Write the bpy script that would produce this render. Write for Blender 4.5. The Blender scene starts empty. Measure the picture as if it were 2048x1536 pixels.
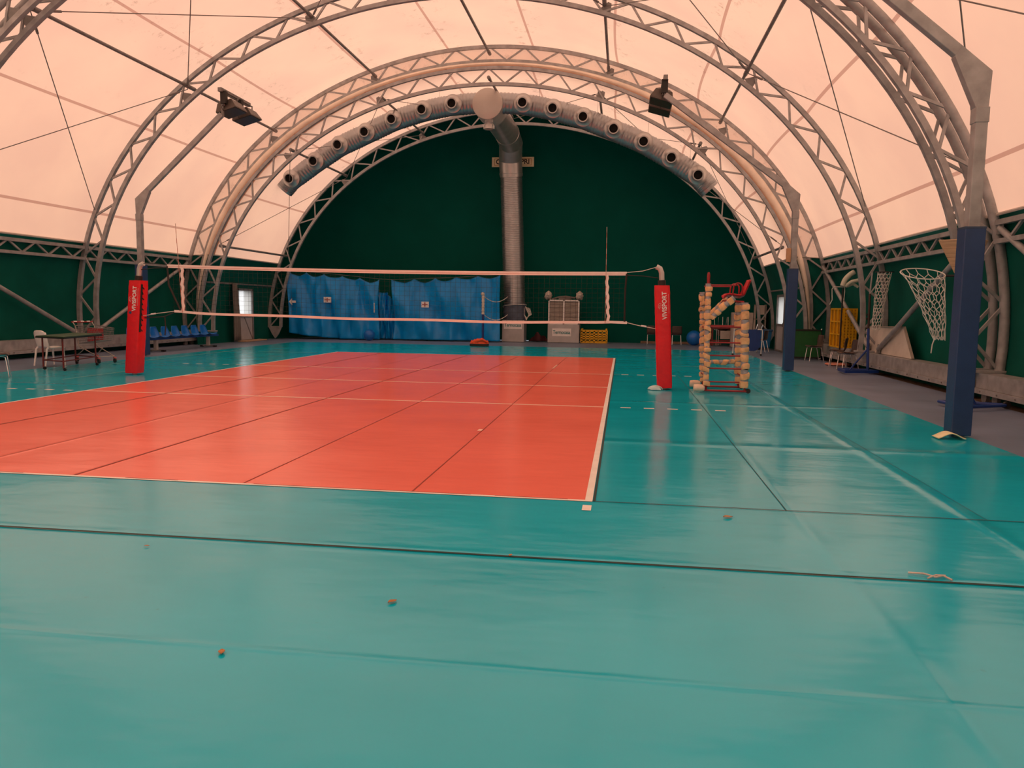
import bpy, bmesh, math, random
from mathutils import Vector, Matrix
C = bpy.context.scene.collection
PI = math.pi
# ------------------------------------------------------------------ camera
cd = bpy.data.cameras.new('camera'); cam = bpy.data.objects.new('camera', cd); C.objects.link(cam)
bpy.context.scene.camera = cam
_yaw, _pitch, _roll = -0.14135101807798034, -0.10019058293692405, 0.013607767486219738
_f = Vector((math.sin(_yaw)*math.cos(_pitch), math.cos(_yaw)*math.cos(_pitch), math.sin(_pitch)))
_r0 = Vector((math.cos(_yaw), -math.sin(_yaw), 0)); _u0 = _r0.cross(_f)
_r = _r0*math.cos(_roll) + _u0*math.sin(_roll); _u = _u0*math.cos(_roll) - _r0*math.sin(_roll)
M4 = Matrix(((_r.x, _u.x, -_f.x, 4.7047), (_r.y, _u.y, -_f.y, -15.0998), (_r.z, _u.z, -_f.z, 1.5460), (0, 0, 0, 1)))
cam.matrix_world = M4
cd.sensor_fit = 'HORIZONTAL'; cd.sensor_width = 36; cd.lens = 36*1544.16/2048; cd.clip_start = 0.05; cd.clip_end = 200
# ------------------------------------------------------------------ sky and exposure
sc = bpy.context.scene
sc.view_settings.view_transform = 'Standard'; sc.view_settings.look = 'None'
sc.view_settings.exposure = 0.20; sc.view_settings.gamma = 1.0; sc.view_settings.use_curve_mapping = False
sc.cycles.max_bounces = 12; sc.cycles.diffuse_bounces = 6; sc.cycles.glossy_bounces = 4; sc.cycles.transmission_bounces = 6
w = bpy.data.worlds.new('overcast_sky'); sc.world = w; w.use_nodes = True
nt = w.node_tree; nt.nodes.clear()
o_ = nt.nodes.new('ShaderNodeOutputWorld'); bg = nt.nodes.new('ShaderNodeBackground')
tc = nt.nodes.new('ShaderNodeTexCoord'); sx = nt.nodes.new('ShaderNodeSeparateXYZ'); rp = nt.nodes.new('ShaderNodeValToRGB')
mr = nt.nodes.new('ShaderNodeMapRange'); mr.inputs['From Min'].default_value = -1
nt.links.new(tc.outputs['Generated'], sx.inputs[0]); nt.links.new(sx.outputs['Z'], mr.inputs['Value'])
nt.links.new(mr.outputs[0], rp.inputs[0]); nt.links.new(rp.outputs[0], bg.inputs['Color']); nt.links.new(bg.outputs[0], o_.inputs[0])
cr = rp.color_ramp; cr.elements[0].position = 0.0; cr.elements[0].color = (.26, .25, .24, 1)
cr.elements[1].position = 1.0; cr.elements[1].color = (1.0, 1.0, 1.0, 1)
e = cr.elements.new(0.47); e.color = (.30, .29, .28, 1)
e = cr.elements.new(0.52); e.color = (.68, .70, .74, 1)
bg.inputs['Strength'].default_value = 2.35

# ------------------------------------------------------------------ materials
def nodes(name):
    m = bpy.data.materials.new(name); m.use_nodes = True
    return m, m.node_tree, m.node_tree.nodes['Principled BSDF']
MATS = {}
def mat(name, col, rough=.5, metal=0., var=.12, scale=6., bump=0., bscale=40., spec=.5, stretch=None, rvar=0., coat=0.):
    if name in MATS: return MATS[name]
    m, t, b = nodes(name)
    b.inputs['Roughness'].default_value = rough; b.inputs['Metallic'].default_value = metal
    b.inputs['Specular IOR Level'].default_value = spec
    b.inputs['Coat Weight'].default_value = coat
    tcn = t.nodes.new('ShaderNodeTexCoord'); mp = t.nodes.new('ShaderNodeMapping')
    if stretch: mp.inputs['Scale'].default_value = stretch
    t.links.new(tcn.outputs['Object'], mp.inputs[0])
    n = t.nodes.new('ShaderNodeTexNoise'); n.inputs['Scale'].default_value = scale; n.inputs['Detail'].default_value = 5
    t.links.new(mp.outputs[0], n.inputs['Vector'])
    r = t.nodes.new('ShaderNodeValToRGB')
    lo = [max(0, c*(1-var)) for c in col]; hi = [min(1, c*(1+var)) for c in col]
    r.color_ramp.elements[0].position = .3; r.color_ramp.elements[0].color = (*lo, 1)
    r.color_ramp.elements[1].position = .7; r.color_ramp.elements[1].color = (*hi, 1)
    t.links.new(n.outputs['Fac'], r.inputs[0]); t.links.new(r.outputs[0], b.inputs['Base Color'])
    if rvar:
        q = t.nodes.new('ShaderNodeMapRange'); q.inputs['To Min'].default_value = max(.02, rough-rvar); q.inputs['To Max'].default_value = rough+rvar
        t.links.new(n.outputs['Fac'], q.inputs['Value']); t.links.new(q.outputs[0], b.inputs['Roughness'])
    if bump:
        n2 = t.nodes.new('ShaderNodeTexNoise'); n2.inputs['Scale'].default_value = bscale; n2.inputs['Detail'].default_value = 4
        t.links.new(mp.outputs[0], n2.inputs['Vector'])
        bp = t.nodes.new('ShaderNodeBump'); bp.inputs['Strength'].default_value = bump; bp.inputs['Distance'].default_value = .02
        t.links.new(n2.outputs['Fac'], bp.inputs['Height']); t.links.new(bp.outputs[0], b.inputs['Normal'])
    MATS[name] = m
    return m

def math_node(t, op, a, b_=None, c=None):
    n = t.nodes.new('ShaderNodeMath'); n.operation = op
    for i, v in enumerate((a, b_, c)):
        if v is None: continue
        if isinstance(v, (int, float)): n.inputs[i].default_value = v
        else: t.links.new(v, n.inputs[i])
    return n.outputs[0]

def floor_mat(name, col, rough, ridges_x=(), ridges_y=(), var=.06):
    m, t, b = nodes(name)
    tcn = t.nodes.new('ShaderNodeTexCoord'); s = t.nodes.new('ShaderNodeSeparateXYZ'); t.links.new(tcn.outputs['Object'], s.inputs[0])
    n = t.nodes.new('ShaderNodeTexNoise'); n.inputs['Scale'].default_value = .9; n.inputs['Detail'].default_value = 6; t.links.new(tcn.outputs['Object'], n.inputs['Vector'])
    r = t.nodes.new('ShaderNodeValToRGB')
    r.color_ramp.elements[0].position = .3; r.color_ramp.elements[0].color = (*[c*(1-var) for c in col], 1)
    r.color_ramp.elements[1].position = .7; r.color_ramp.elements[1].color = (*[min(1, c*(1+var)) for c in col], 1)
    t.links.new(n.outputs['Fac'], r.inputs[0])
    # small dark scuffs
    n3 = t.nodes.new('ShaderNodeTexNoise'); n3.inputs['Scale'].default_value = 9; n3.inputs['Detail'].default_value = 3; t.links.new(tcn.outputs['Object'], n3.inputs['Vector'])
    sp = t.nodes.new('ShaderNodeMapRange'); sp.inputs['From Min'].default_value = .74; sp.inputs['From Max'].default_value = .80; t.links.new(n3.outputs['Fac'], sp.inputs['Value'])
    mx = t.nodes.new('ShaderNodeMix'); mx.data_type = 'RGBA'; t.links.new(math_node(t, 'MULTIPLY', sp.outputs[0], .28), mx.inputs['Factor'])
    t.links.new(r.outputs[0], mx.inputs['A']); mx.inputs['B'].default_value = (*[c*.4 for c in col], 1)
    t.links.new(mx.outputs['Result'], b.inputs['Base Color'])
    q = t.nodes.new('ShaderNodeMapRange'); q.inputs['To Min'].default_value = rough-.03; q.inputs['To Max'].default_value = rough+.03
    t.links.new(n.outputs['Fac'], q.inputs['Value']); t.links.new(q.outputs[0], b.inputs['Roughness'])
    b.inputs['Specular IOR Level'].default_value = .5
    # waviness of the loose vinyl plus ridges along the joints
    mp = t.nodes.new('ShaderNodeMapping'); mp.inputs['Scale'].default_value = (.7, 1.5, 1); t.links.new(tcn.outputs['Object'], mp.inputs[0])
    nb = t.nodes.new('ShaderNodeTexNoise'); nb.inputs['Scale'].default_value = 1.1; nb.inputs['Detail'].default_value = 3; t.links.new(mp.outputs[0], nb.inputs['Vector'])
    h = math_node(t, 'MULTIPLY', nb.outputs['Fac'], .011)
    nf = t.nodes.new('ShaderNodeTexNoise'); nf.inputs['Scale'].default_value = 5; nf.inputs['Detail'].default_value = 2; t.links.new(mp.outputs[0], nf.inputs['Vector'])
    h = math_node(t, 'ADD', h, math_node(t, 'MULTIPLY', nf.outputs['Fac'], .0014))
    for ax, lst in (('X', ridges_x), ('Y', ridges_y)):
        for c0, wd, ht in lst:
            d = math_node(t, 'MULTIPLY', math_node(t, 'SUBTRACT', s.outputs[ax], c0), 1/wd)
            g = math_node(t, 'POWER', 2.718, math_node(t, 'MULTIPLY', math_node(t, 'MULTIPLY', d, d), -1.0))
            h = math_node(t, 'ADD', h, math_node(t, 'MULTIPLY', g, ht))
    bp = t.nodes.new('ShaderNodeBump'); bp.inputs['Strength'].default_value = 1; bp.inputs['Distance'].default_value = 1.0
    t.links.new(h, bp.inputs['Height']); t.links.new(bp.outputs[0], b.inputs['Normal'])
    return m

def membrane_mat():
    m = bpy.data.materials.new('translucent_pvc_membrane'); m.use_nodes = True; t = m.node_tree; t.nodes.clear()
    out = t.nodes.new('ShaderNodeOutputMaterial')
    uv = t.nodes.new('ShaderNodeUVMap'); s = t.nodes.new('ShaderNodeSeparateXYZ'); t.links.new(uv.outputs[0], s.inputs[0])
    tcn = t.nodes.new('ShaderNodeTexCoord')
    # welded seams every 2.92 m of arc
    f = math_node(t, 'FRACT', math_node(t, 'MULTIPLY', s.outputs['Y'], 1/2.92))
    d = math_node(t, 'ABSOLUTE', math_node(t, 'SUBTRACT', f, .5))
    seam = math_node(t, 'LESS_THAN', d, .038/2.92)
    near = t.nodes.new('ShaderNodeMapRange'); near.inputs['From Min'].default_value = .30; near.inputs['From Max'].default_value = .02
    t.links.new(d, near.inputs['Value'])
    # mildew specks gathered beside the seams, higher on the roof
    n = t.nodes.new('ShaderNodeTexNoise'); n.inputs['Scale'].default_value = 3.2; n.inputs['Detail'].default_value = 9; n.inputs['Roughness'].default_value = .78
    t.links.new(tcn.outputs['Object'], n.inputs['Vector'])
    sp = t.nodes.new('ShaderNodeMapRange'); sp.inputs['From Min'].default_value = .55; sp.inputs['From Max'].default_value = .66; t.links.new(n.outputs['Fac'], sp.inputs['Value'])
    n2 = t.nodes.new('ShaderNodeTexNoise'); n2.inputs['Scale'].default_value = .5; n2.inputs['Detail'].default_value = 4; t.links.new(tcn.outputs['Object'], n2.inputs['Vector'])
    hi = t.nodes.new('ShaderNodeMapRange'); hi.inputs['From Min'].default_value = 10.5; hi.inputs['From Max'].default_value = 8; t.links.new(math_node(t, 'ABSOLUTE', s.outputs['Y']), hi.inputs['Value'])
    stain = math_node(t, 'MULTIPLY', hi.outputs[0], math_node(t, 'MULTIPLY', math_node(t, 'MULTIPLY', sp.outputs[0], near.outputs[0]), .75))
    cl = t.nodes.new('ShaderNodeValToRGB'); cl.color_ramp.elements[0].position = .35; cl.color_ramp.elements[1].position = .65
    cl.color_ramp.elements[0].color = (.93, .80, .72, 1); cl.color_ramp.elements[1].color = (1, .88, .77, 1)
    t.links.new(n2.outputs['Fac'], cl.inputs[0])
    mx = t.nodes.new('ShaderNodeMix'); mx.data_type = 'RGBA'; t.links.new(stain, mx.inputs['Factor']); t.links.new(cl.outputs[0], mx.inputs['A']); mx.inputs['B'].default_value = (.42, .34, .30, 1)
    mx2 = t.nodes.new('ShaderNodeMix'); mx2.data_type = 'RGBA'; t.links.new(math_node(t, 'MULTIPLY', seam, .62), mx2.inputs['Factor']); t.links.new(mx.outputs['Result'], mx2.inputs['A']); mx2.inputs['B'].default_value = (.42, .22, .18, 1)
    tr = t.nodes.new('ShaderNodeBsdfTranslucent'); df = t.nodes.new('ShaderNodeBsdfDiffuse')
    tm = t.nodes.new('ShaderNodeMix'); tm.data_type = 'RGBA'; tm.blend_type = 'MULTIPLY'; tm.inputs['Factor'].default_value = 1
    t.links.new(mx2.outputs['Result'], tm.inputs['A']); tm.inputs['B'].default_value = TRANS
    dm = t.nodes.new('ShaderNodeMix'); dm.data_type = 'RGBA'; dm.blend_type = 'MULTIPLY'; dm.inputs['Factor'].default_value = 1
    t.links.new(mx2.outputs['Result'], dm.inputs['A']); dm.inputs['B'].default_value = (.80, .70, .62, 1)
    t.links.new(tm.outputs['Result'], tr.inputs['Color']); t.links.new(dm.outputs['Result'], df.inputs['Color'])
    ms = t.nodes.new('ShaderNodeMixShader'); ms.inputs[0].default_value = .5
    t.links.new(df.outputs[0], ms.inputs[1]); t.links.new(tr.outputs[0], ms.inputs[2]); t.links.new(ms.outputs[0], out.inputs[0])
    return m
TRANS = (.86, .55, .42, 1)
MEM = membrane_mat()
def pane_mat():
    m = bpy.data.materials.new('frosted_pane'); m.use_nodes = True; t = m.node_tree; t.nodes.clear()
    out = t.nodes.new('ShaderNodeOutputMaterial'); tr = t.nodes.new('ShaderNodeBsdfTranslucent'); tr.inputs[0].default_value = (.97, .95, .9, 1)
    tp = t.nodes.new('ShaderNodeBsdfTransparent'); gl = t.nodes.new('ShaderNodeBsdfGlossy'); gl.inputs['Roughness'].default_value = .1
    a = t.nodes.new('ShaderNodeMixShader'); a.inputs[0].default_value = .6; b = t.nodes.new('ShaderNodeMixShader'); b.inputs[0].default_value = .05
    t.links.new(tr.outputs[0], a.inputs[1]); t.links.new(tp.outputs[0], a.inputs[2]); t.links.new(a.outputs[0], b.inputs[1]); t.links.new(gl.outputs[0], b.inputs[2]); t.links.new(b.outputs[0], out.inputs[0])
    return m
PANE = pane_mat()
STEEL = mat('galvanised_steel', (.36, .37, .38), .5, .25, .22, 5)
STEELD = mat('dull_steel', (.22, .22, .22), .55, .2, .2, 5)
DUCT = mat('spiral_duct_metal', (.40, .42, .44), .36, .85, .08, 3, .15, 8)
DUCTS = mat('smooth_duct_metal', (.55, .56, .56), .36, .75, .08, 3)
BLACK = mat('black', (.012, .012, .012), .5, 0, .2)
HOLE = mat('dark_opening', (.004, .004, .004), .9)
GREEN = mat('dark_green_tarpaulin', (.002, .098, .074), .6, 0, .16, 1.2, .3, 2.2, spec=.12)
GREENG = mat('gable_green_tarpaulin', (.001, .088, .068), .7, 0, .07, .8, .2, 1.6, spec=.06)
WHITE = mat('white_vinyl', (.82, .82, .82), .45, 0, .05)
WPLAST = mat('white_plastic', (.95, .95, .94), .35, 0, .04)
RED = mat('red_vinyl', (.72, .008, .018), .38, 0, .08, 10, .35, 14)
REDM = mat('red_paint', (.30, .008, .014), .35, 0, .1)
DRED = mat('dark_red_paint', (.16, .018, .018), .4, 0, .12)
NAVY = mat('navy_vinyl', (.018, .055, .16), .42, 0, .1, 5, .1, 60)
BLUE = mat('blue_tarpaulin', (.0005, .285, .76), .32, 0, .15, 2, .7, 3.5, spec=.4)
BLUEP = mat('blue_plastic', (.010, .16, .58), .32, 0, .08)
BLUED = mat('dark_blue_board', (.012, .05, .22), .4, 0, .1)
BLUEB = mat('bin_blue', (.01, .14, .32), .4, 0, .1)
BLUEM = mat('blue_painted_steel', (.012, .05, .25), .35, 0, .1)
FOAM = mat('tan_foam', (.82, .50, .26), .85, 0, .22, 9, .4, 18)
TAPE = mat('grey_tape', (.33, .34, .37), .4, 0, .2, 12)
PALEF = mat('pale_foam', (.85, .80, .50), .8, 0, .08)
YEL = mat('yellow_plastic', (.75, .42, .01), .4, 0, .12)
BROWN = mat('brown_plastic', (.075, .05, .042), .4, 0, .12)
CHROME = mat('chrome_tube', (.75, .75, .75), .22, .9, .03)
WPAINT = mat('white_paint', (.78, .78, .77), .35, 0, .04)
GREY = mat('grey_sheet_metal', (.42, .43, .44), .42, .35, .1, 3)
BEIGE = mat('beige_board', (.48, .44, .40), .6, 0, .1)
WOOD = mat('plywood', (.52, .36, .22), .6, 0, .18, 3, 0, 40, stretch=(1, 1, 14))
ROPE = mat('white_rope', (.66, .66, .62), .8, 0, .1)
SOIL = mat('brown_soil', (.16, .10, .06), .95, 0, .45, 8, .6, 30)
TGREEN = mat('green_table_board', (.012, .12, .03), .42, 0, .1)
ORANGE = mat('orange_fabric', (.82, .10, .03), .7, 0, .15, 8, .4, 20)
TEALT = mat('teal_print', (.01, .20, .22), .5)
CREAM = mat('cream_pvc_sleeve', (.88, .78, .66), .25, 0, .12, 2, .3, 6)
TRAY = mat('pale_tarpaulin', (.62, .58, .52), .7, 0, .15, 2, .6, 5)
LEAF = mat('dry_leaf', (.42, .19, .07), .8, 0, .3, 30)
GREYC = mat('grey_canvas', (.17, .16, .15), .8, 0, .15, 4, .4, 10)
CREAMS = mat('cream_sign', (.80, .72, .50), .5, 0, .05)
TURQ = floor_mat('turquoise_vinyl_floor', (.002, .49, .68), .175, ridges_x=[(7.36, .07, .012), (6.05, .05, .004)], ridges_y=[(-6.1, .14, .012), (-10.41, .04, .0022), (-10.53, .04, .0022), (-11.95, .03, .003), (-13.4, .3, .008), (-2.2, .12, .008)])
CORAL = floor_mat('coral_court_vinyl', (.99, .20, .145), .23, ridges_x=[(-1.36, .04, .003), (1.5, .04, .003), (-.1, .03, .002)], var=.05)
CONC = floor_mat('grey_blue_concrete', (.17, .225, .33), .42, var=.16)
LINE = mat('white_line', (.90, .88, .84), .4, 0, .06)
LINEO = mat('worn_pink_line', (.95, .62, .50), .4, 0, .06)
LINET = mat('faded_pale_line', (.16, .48, .46), .4, 0, .1)
SEAMD = mat('seam_dark', (.005, .04, .04), .7)
SEAMO = mat('seam_on_coral', (.30, .04, .025), .6)

# ------------------------------------------------------------------ mesh builder
class MB:
    def __init__(s): s.v = []; s.f = []; s.m = []; s.sm = []; s.uv = None
    def add(s, vs, fs, mi=0, sm=False):
        b = len(s.v); s.v += [Vector(p) for p in vs]
        for f in fs: s.f.append([b+i for i in f]); s.m.append(mi); s.sm.append(sm)
        return s
    def box(s, c, size, R=None, mi=0):
        hx, hy, hz = (q/2 for q in size); vs = []
        for dx in (-1, 1):
            for dy in (-1, 1):
                for dz in (-1, 1):
                    p = Vector((dx*hx, dy*hy, dz*hz))
                    if R is not None: p = R @ p
                    vs.append(Vector(c)+p)
        return s.add(vs, [(0, 1, 3, 2), (4, 6, 7, 5), (0, 4, 5, 1), (2, 3, 7, 6), (0, 2, 6, 4), (1, 5, 7, 3)], mi)
    def box2(s, a, b, mi=0):
        return s.box([(a[i]+b[i])/2 for i in range(3)], [abs(b[i]-a[i]) for i in range(3)], None, mi)
    def beam(s, p0, p1, w_, h_, mi=0, up=(0, 0, 1)):
        p0 = Vector(p0); p1 = Vector(p1); d = (p1-p0).normalized(); u = Vector(up)
        if abs(d.dot(u)) > .98: u = Vector((0, 1, 0))
        x = d.cross(u).normalized(); y = x.cross(d)
        vs = []
        for p in (p0, p1):
            for a, b in ((-1, -1), (1, -1), (1, 1), (-1, 1)): vs.append(p+x*a*w_/2+y*b*h_/2)
        return s.add(vs, [(0, 3, 2, 1), (4, 5, 6, 7), (0, 1, 5, 4), (1, 2, 6, 5), (2, 3, 7, 6), (3, 0, 4, 7)], mi)
    def tube(s, pts, r, n=8, mi=0, closed=False, sm=True, caps=True):
        pts = [Vector(p) for p in pts]; k = len(pts)
        rs = r if isinstance(r, (list, tuple)) else [r]*k
        T = []
        for i in range(k):
            a = pts[(i-1) % k] if (closed or i > 0) else pts[i]; b = pts[(i+1) % k] if (closed or i < k-1) else pts[i]
            T.append((b-a).normalized())
        u = Vector((0, 0, 1)) if abs(T[0].z) < .9 else Vector((1, 0, 0))
        X = T[0].cross(u).normalized(); base = len(s.v); vs = []
        for i in range(k):
            X = (X - T[i]*X.dot(T[i])).normalized(); Y = T[i].cross(X)
            for j in range(n):
                a = 2*PI*j/n; vs.append(pts[i]+(X*math.cos(a)+Y*math.sin(a))*rs[i])
        fs = []
        for i in range(k if closed else k-1):
            for j in range(n):
                a = i*n+j; b = i*n+(j+1) % n; c = ((i+1) % k)*n+(j+1) % n; d = ((i+1) % k)*n+j
                fs.append((a, b, c, d))
        s.add(vs, fs, mi, sm)
        if caps and not closed:
            s.f.append([base+j for j in range(n)][::-1]); s.m.append(mi); s.sm.append(False)
            s.f.append([base+(k-1)*n+j for j in range(n)]); s.m.append(mi); s.sm.append(False)
        return s
    def cyl(s, p0, p1, r, n=16, mi=0, r1=None): return s.tube([p0, p1], [r, r if r1 is None else r1], n, mi)
    def lathe(s, org, axis, prof, n=20, mi=0, sm=True):
        ax = Vector(axis).normalized(); u = Vector((0, 0, 1)) if abs(ax.z) < .9 else Vector((1, 0, 0))
        X = ax.cross(u).normalized(); Y = ax.cross(X); vs = []
        for r, h in prof:
            for j in range(n):
                a = 2*PI*j/n; vs.append(Vector(org)+ax*h+(X*math.cos(a)+Y*math.sin(a))*r)
        fs = []
        for i in range(len(prof)-1):
            for j in range(n): fs.append((i*n+j, i*n+(j+1) % n, (i+1)*n+(j+1) % n, (i+1)*n+j))
        return s.add(vs, fs, mi, sm)
    def grid(s, fn, nu, nv, mi=0, sm=True, uvfn=None):
        vs = []; uvs = []
        for i in range(nu+1):
            for j in range(nv+1):
                vs.append(fn(i/nu, j/nv))
                if uvfn: uvs.append(uvfn(i/nu, j/nv))
        fs = [(i*(nv+1)+j, (i+1)*(nv+1)+j, (i+1)*(nv+1)+j+1, i*(nv+1)+j+1) for i in range(nu) for j in range(nv)]
        if uvfn:
            if s.uv is None: s.uv = [(0, 0)]*len(s.v)
            s.uv += uvs
        return s.add(vs, fs, mi, sm)
    def prism(s, poly, n, th, mi=0):
        n = Vector(n).normalized()*th; k = len(poly); P = [Vector(p) for p in poly]
        vs = P+[p+n for p in P]
        return s.add(vs, [tuple(range(k))[::-1], tuple(range(k, 2*k))]+[(i, (i+1) % k, k+(i+1) % k, k+i) for i in range(k)], mi)
    def sphere(s, c, r, n=16, mi=0, sq=(1, 1, 1)):
        prof = []
        vs = []; fs = []
        m_ = n//2
        for i in range(m_+1):
            a = PI*i/m_
            for j in range(n):
                b = 2*PI*j/n; vs.append(Vector(c)+Vector((math.sin(a)*math.cos(b)*r*sq[0], math.sin(a)*math.sin(b)*r*sq[1], math.cos(a)*r*sq[2])))
        for i in range(m_):
            for j in range(n): fs.append((i*n+j, (i+1)*n+j, (i+1)*n+(j+1) % n, i*n+(j+1) % n))
        return s.add(vs, fs, mi, True)
    def build(s, name, mats, parent=None, bevel=0, fix=True, solid=0, local=False):
        off = Vector((0, 0, 0)); q = parent
        if not local:
            while q is not None: off += q.location; q = q.parent
        me = bpy.data.meshes.new(name)
        me.from_pydata([p-off for p in s.v], [], s.f)
        if not isinstance(mats, (list, tuple)): mats = [mats]
        for m in mats: me.materials.append(m)
        me.polygons.foreach_set('material_index', s.m); me.polygons.foreach_set('use_smooth', s.sm)
        if s.uv is not None:
            l = me.uv_layers.new(name='UVMap')
            for lp in me.loops: l.data[lp.index].uv = s.uv[lp.vertex_index]
        if fix:
            bm = bmesh.new(); bm.from_mesh(me); bmesh.ops.recalc_face_normals(bm, faces=bm.faces); bm.to_mesh(me); bm.free()
        if any(s.sm) and not solid: me.set_sharp_from_angle(angle=.75)
        o = bpy.data.objects.new(name, me); C.objects.link(o)
        if parent is not None: o.parent = parent
        if bevel:
            b = o.modifiers.new('bevel', 'BEVEL'); b.width = bevel; b.segments = 2; b.limit_method = 'ANGLE'
        if solid:
            b = o.modifiers.new('thickness', 'SOLIDIFY'); b.thickness = solid; b.offset = 0
        return o
def tag(o, label, cat, group=None, kind=None):
    o['label'] = label; o['category'] = cat
    if group: o['group'] = group
    if kind: o['kind'] = kind
    return o
def thing(name, label, cat, loc=(0, 0, 0), group=None):
    o = bpy.data.objects.new(name, None); C.objects.link(o); o.location = loc; o.empty_display_size = .1
    return tag(o, label, cat, group)
def struct(o, label, cat): return tag(o, label, cat, None, 'structure')
def text(body, size, M, mat_, parent, name='lettering', ext=.002, sx_=1.0, bold=.022):
    cu = bpy.data.curves.new(name, 'FONT'); cu.body = body; cu.size = size; cu.extrude = ext; cu.offset = bold*size; cu.align_x = 'CENTER'; cu.align_y = 'CENTER'
    cu.resolution_u = 3
    t_ = bpy.data.objects.new('tmp', cu); C.objects.link(t_)
    bpy.context.view_layer.update()
    me = bpy.data.meshes.new_from_object(t_.evaluated_get(bpy.context.evaluated_depsgraph_get()))
    bpy.data.objects.remove(t_); bpy.data.curves.remove(cu)
    off = Vector((0, 0, 0)); q = parent
    while q is not None: off += q.location; q = q.parent
    me.transform(Matrix.Translation(-off) @ M @ Matrix.Diagonal((sx_, 1, 1, 1)))
    me.name = name; me.materials.clear(); me.materials.append(mat_)
    o = bpy.data.objects.new(name, me); C.objects.link(o); o.parent = parent
    return o
def frame(org, X, Y):
    X = Vector(X).normalized(); Y = Vector(Y).normalized(); Z = X.cross(Y)
    return Matrix(((X.x, Y.x, Z.x, org[0]), (X.y, Y.y, Z.y, org[1]), (X.z, Y.z, Z.z, org[2]), (0, 0, 0, 1)))
def copy_tree(o, parent=None):
    c = o.copy(); C.objects.link(c); c.parent = parent
    for ch in list(o.children): copy_tree(ch, c)
    return c

# ------------------------------------------------------------------ profile of the tunnel
BI = (9.1683, -.1446, 1.6194, -.3799); BO = (9.6791, -.1828, 1.6497, -.4113); SI = (9.0432, -1.4007, .9158, -.2387)
SO = (SI[0]+.53, SI[1], SI[2], SI[3])
def rad(c, t): return c[0]+c[1]*math.sin(t)+c[2]*math.cos(2*t)+c[3]*math.sin(3*t)
def pt(c, t, off=0.):
    tm = min(t, PI-t); r = rad(c, tm)+off; x = r*math.cos(tm)
    return (x if t <= PI/2 else -x), 2+r*math.sin(tm)
def t_at_z(c, z, off=0.):
    lo, hi = -.6, PI/2
    for _ in range(50):
        m = (lo+hi)/2
        if pt(c, m, off)[1] < z: lo = m
        else: hi = m
    return lo
def arc_table(c, off=0., n=500, t0=-.4):
    T = [PI/2-(PI/2-t0)*i/n for i in range(n+1)]; s = 0; S = [0]; p = pt(c, T[0], off)
    for t in T[1:]:
        q = pt(c, t, off); s += math.hypot(q[0]-p[0], q[1]-p[1]); S.append(s); p = q
    return T, S
def t_of_s(tab, s):
    T, S = tab
    sg = abs(s)
    for i in range(1, len(S)):
        if S[i] >= sg:
            f = (sg-S[i-1])/(S[i]-S[i-1]); t = T[i-1]+f*(T[i]-T[i-1]); return t if s >= 0 else PI-t
    return T[-1] if s >= 0 else PI-T[-1]
def s_of_t(tab, t):
    T, S = tab; tm = min(t, PI-t)
    for i in range(1, len(T)):
        if T[i] <= tm:
            f = (tm-T[i-1])/(T[i]-T[i-1]); s = S[i-1]+f*(S[i]-S[i-1]); return s if t <= PI/2 else -s
    return S[-1] if t <= PI/2 else -S[-1]
YA1, YA2, YB, YC1, YC2, YD = -.32, .10, 6.0, 11.6, 11.34, 17.0
ZB = 3.25
# ------------------------------------------------------------------ floor
def rect(mb, x0, x1, y0, y1, z, mi): mb.add([(x0, y0, z), (x1, y0, z), (x1, y1, z), (x0, y1, z)], [(0, 1, 2, 3)], mi)
fl = MB()
FM = [CONC, TURQ, CORAL, LINE, LINEO, LINET, SEAMD, SEAMO, SOIL]
rect(fl, -11.75, 10.96, -23.2, 21.0, -.012, 0)
rect(fl, 10.96, 13.5, -23.2, 21.0, -.03, 8); rect(fl, -13.5, -11.75, -23.2, 21.0, -.03, 8)
fl.add([(10.96, -23.2, -.012), (10.96, 21, -.012), (10.96, 21, -.03), (10.96, -23.2, -.03)], [(0, 1, 2, 3)], 8)
rect(fl, -8.45, 9.04, -20, 14.75, -.006, 1)
rect(fl, -4.5, 4.5, -9, 9, -.004, 2)
z1, z2 = -.002, -.001
rect(fl, 4.44, 4.5, -9, 9, z1, 3); rect(fl, -4.5, -4.45, -9, 9, z1, 3)
rect(fl, -4.45, 4.44, -9, -8.955, z1, 3); rect(fl, -4.45, 4.44, 8.95, 9, z1, 3)
for y in (-3.0, 0, 3.0): rect(fl, -4.45, 4.44, y-.055, y+.030, z1, 4)
for sgn in (1, -1):
    for y in (-3.02, 3.03):
        for k in range(5):
            a = 4.7+.36*k
            x0, x1 = (a, a+.16) if sgn > 0 else (-a-.16, -a)
            rect(fl, x0, x1, y-.04, y+.04, z1, 3)
rect(fl, 4.50, 4.68, 3.01, 3.04, z1, 5)
rect(fl, 4.43, 4.50, -9.28, -9.12, z1, 3)
rect(fl, 2.94, 3.0, -5.74, -5.6, z1, 4); rect(fl, 2.96, 3.01, 4.3, 5.6, z1, 4)
rect(fl, -6.2, -6.15, -1.4, 1.0, z1, 5); rect(fl, -7.78, -7.72, 2.2, 9.4, z1, 5)
rect(fl, 2.4, 4.2, 11.3, 11.36, z1, 5); rect(fl, 5.0, 8.6, 10.6, 10.66, z1, 5); rect(fl, 6.0, 6.9, -.03, .02, z1, 5)
rect(fl, 5.9, 8.4, 6.1, 6.15, z1, 5); rect(fl, -6.9, -4.9, 8.3, 8.35, z1, 5); rect(fl, -2.6, -.6, 10.1, 10.15, z1, 5)
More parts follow.
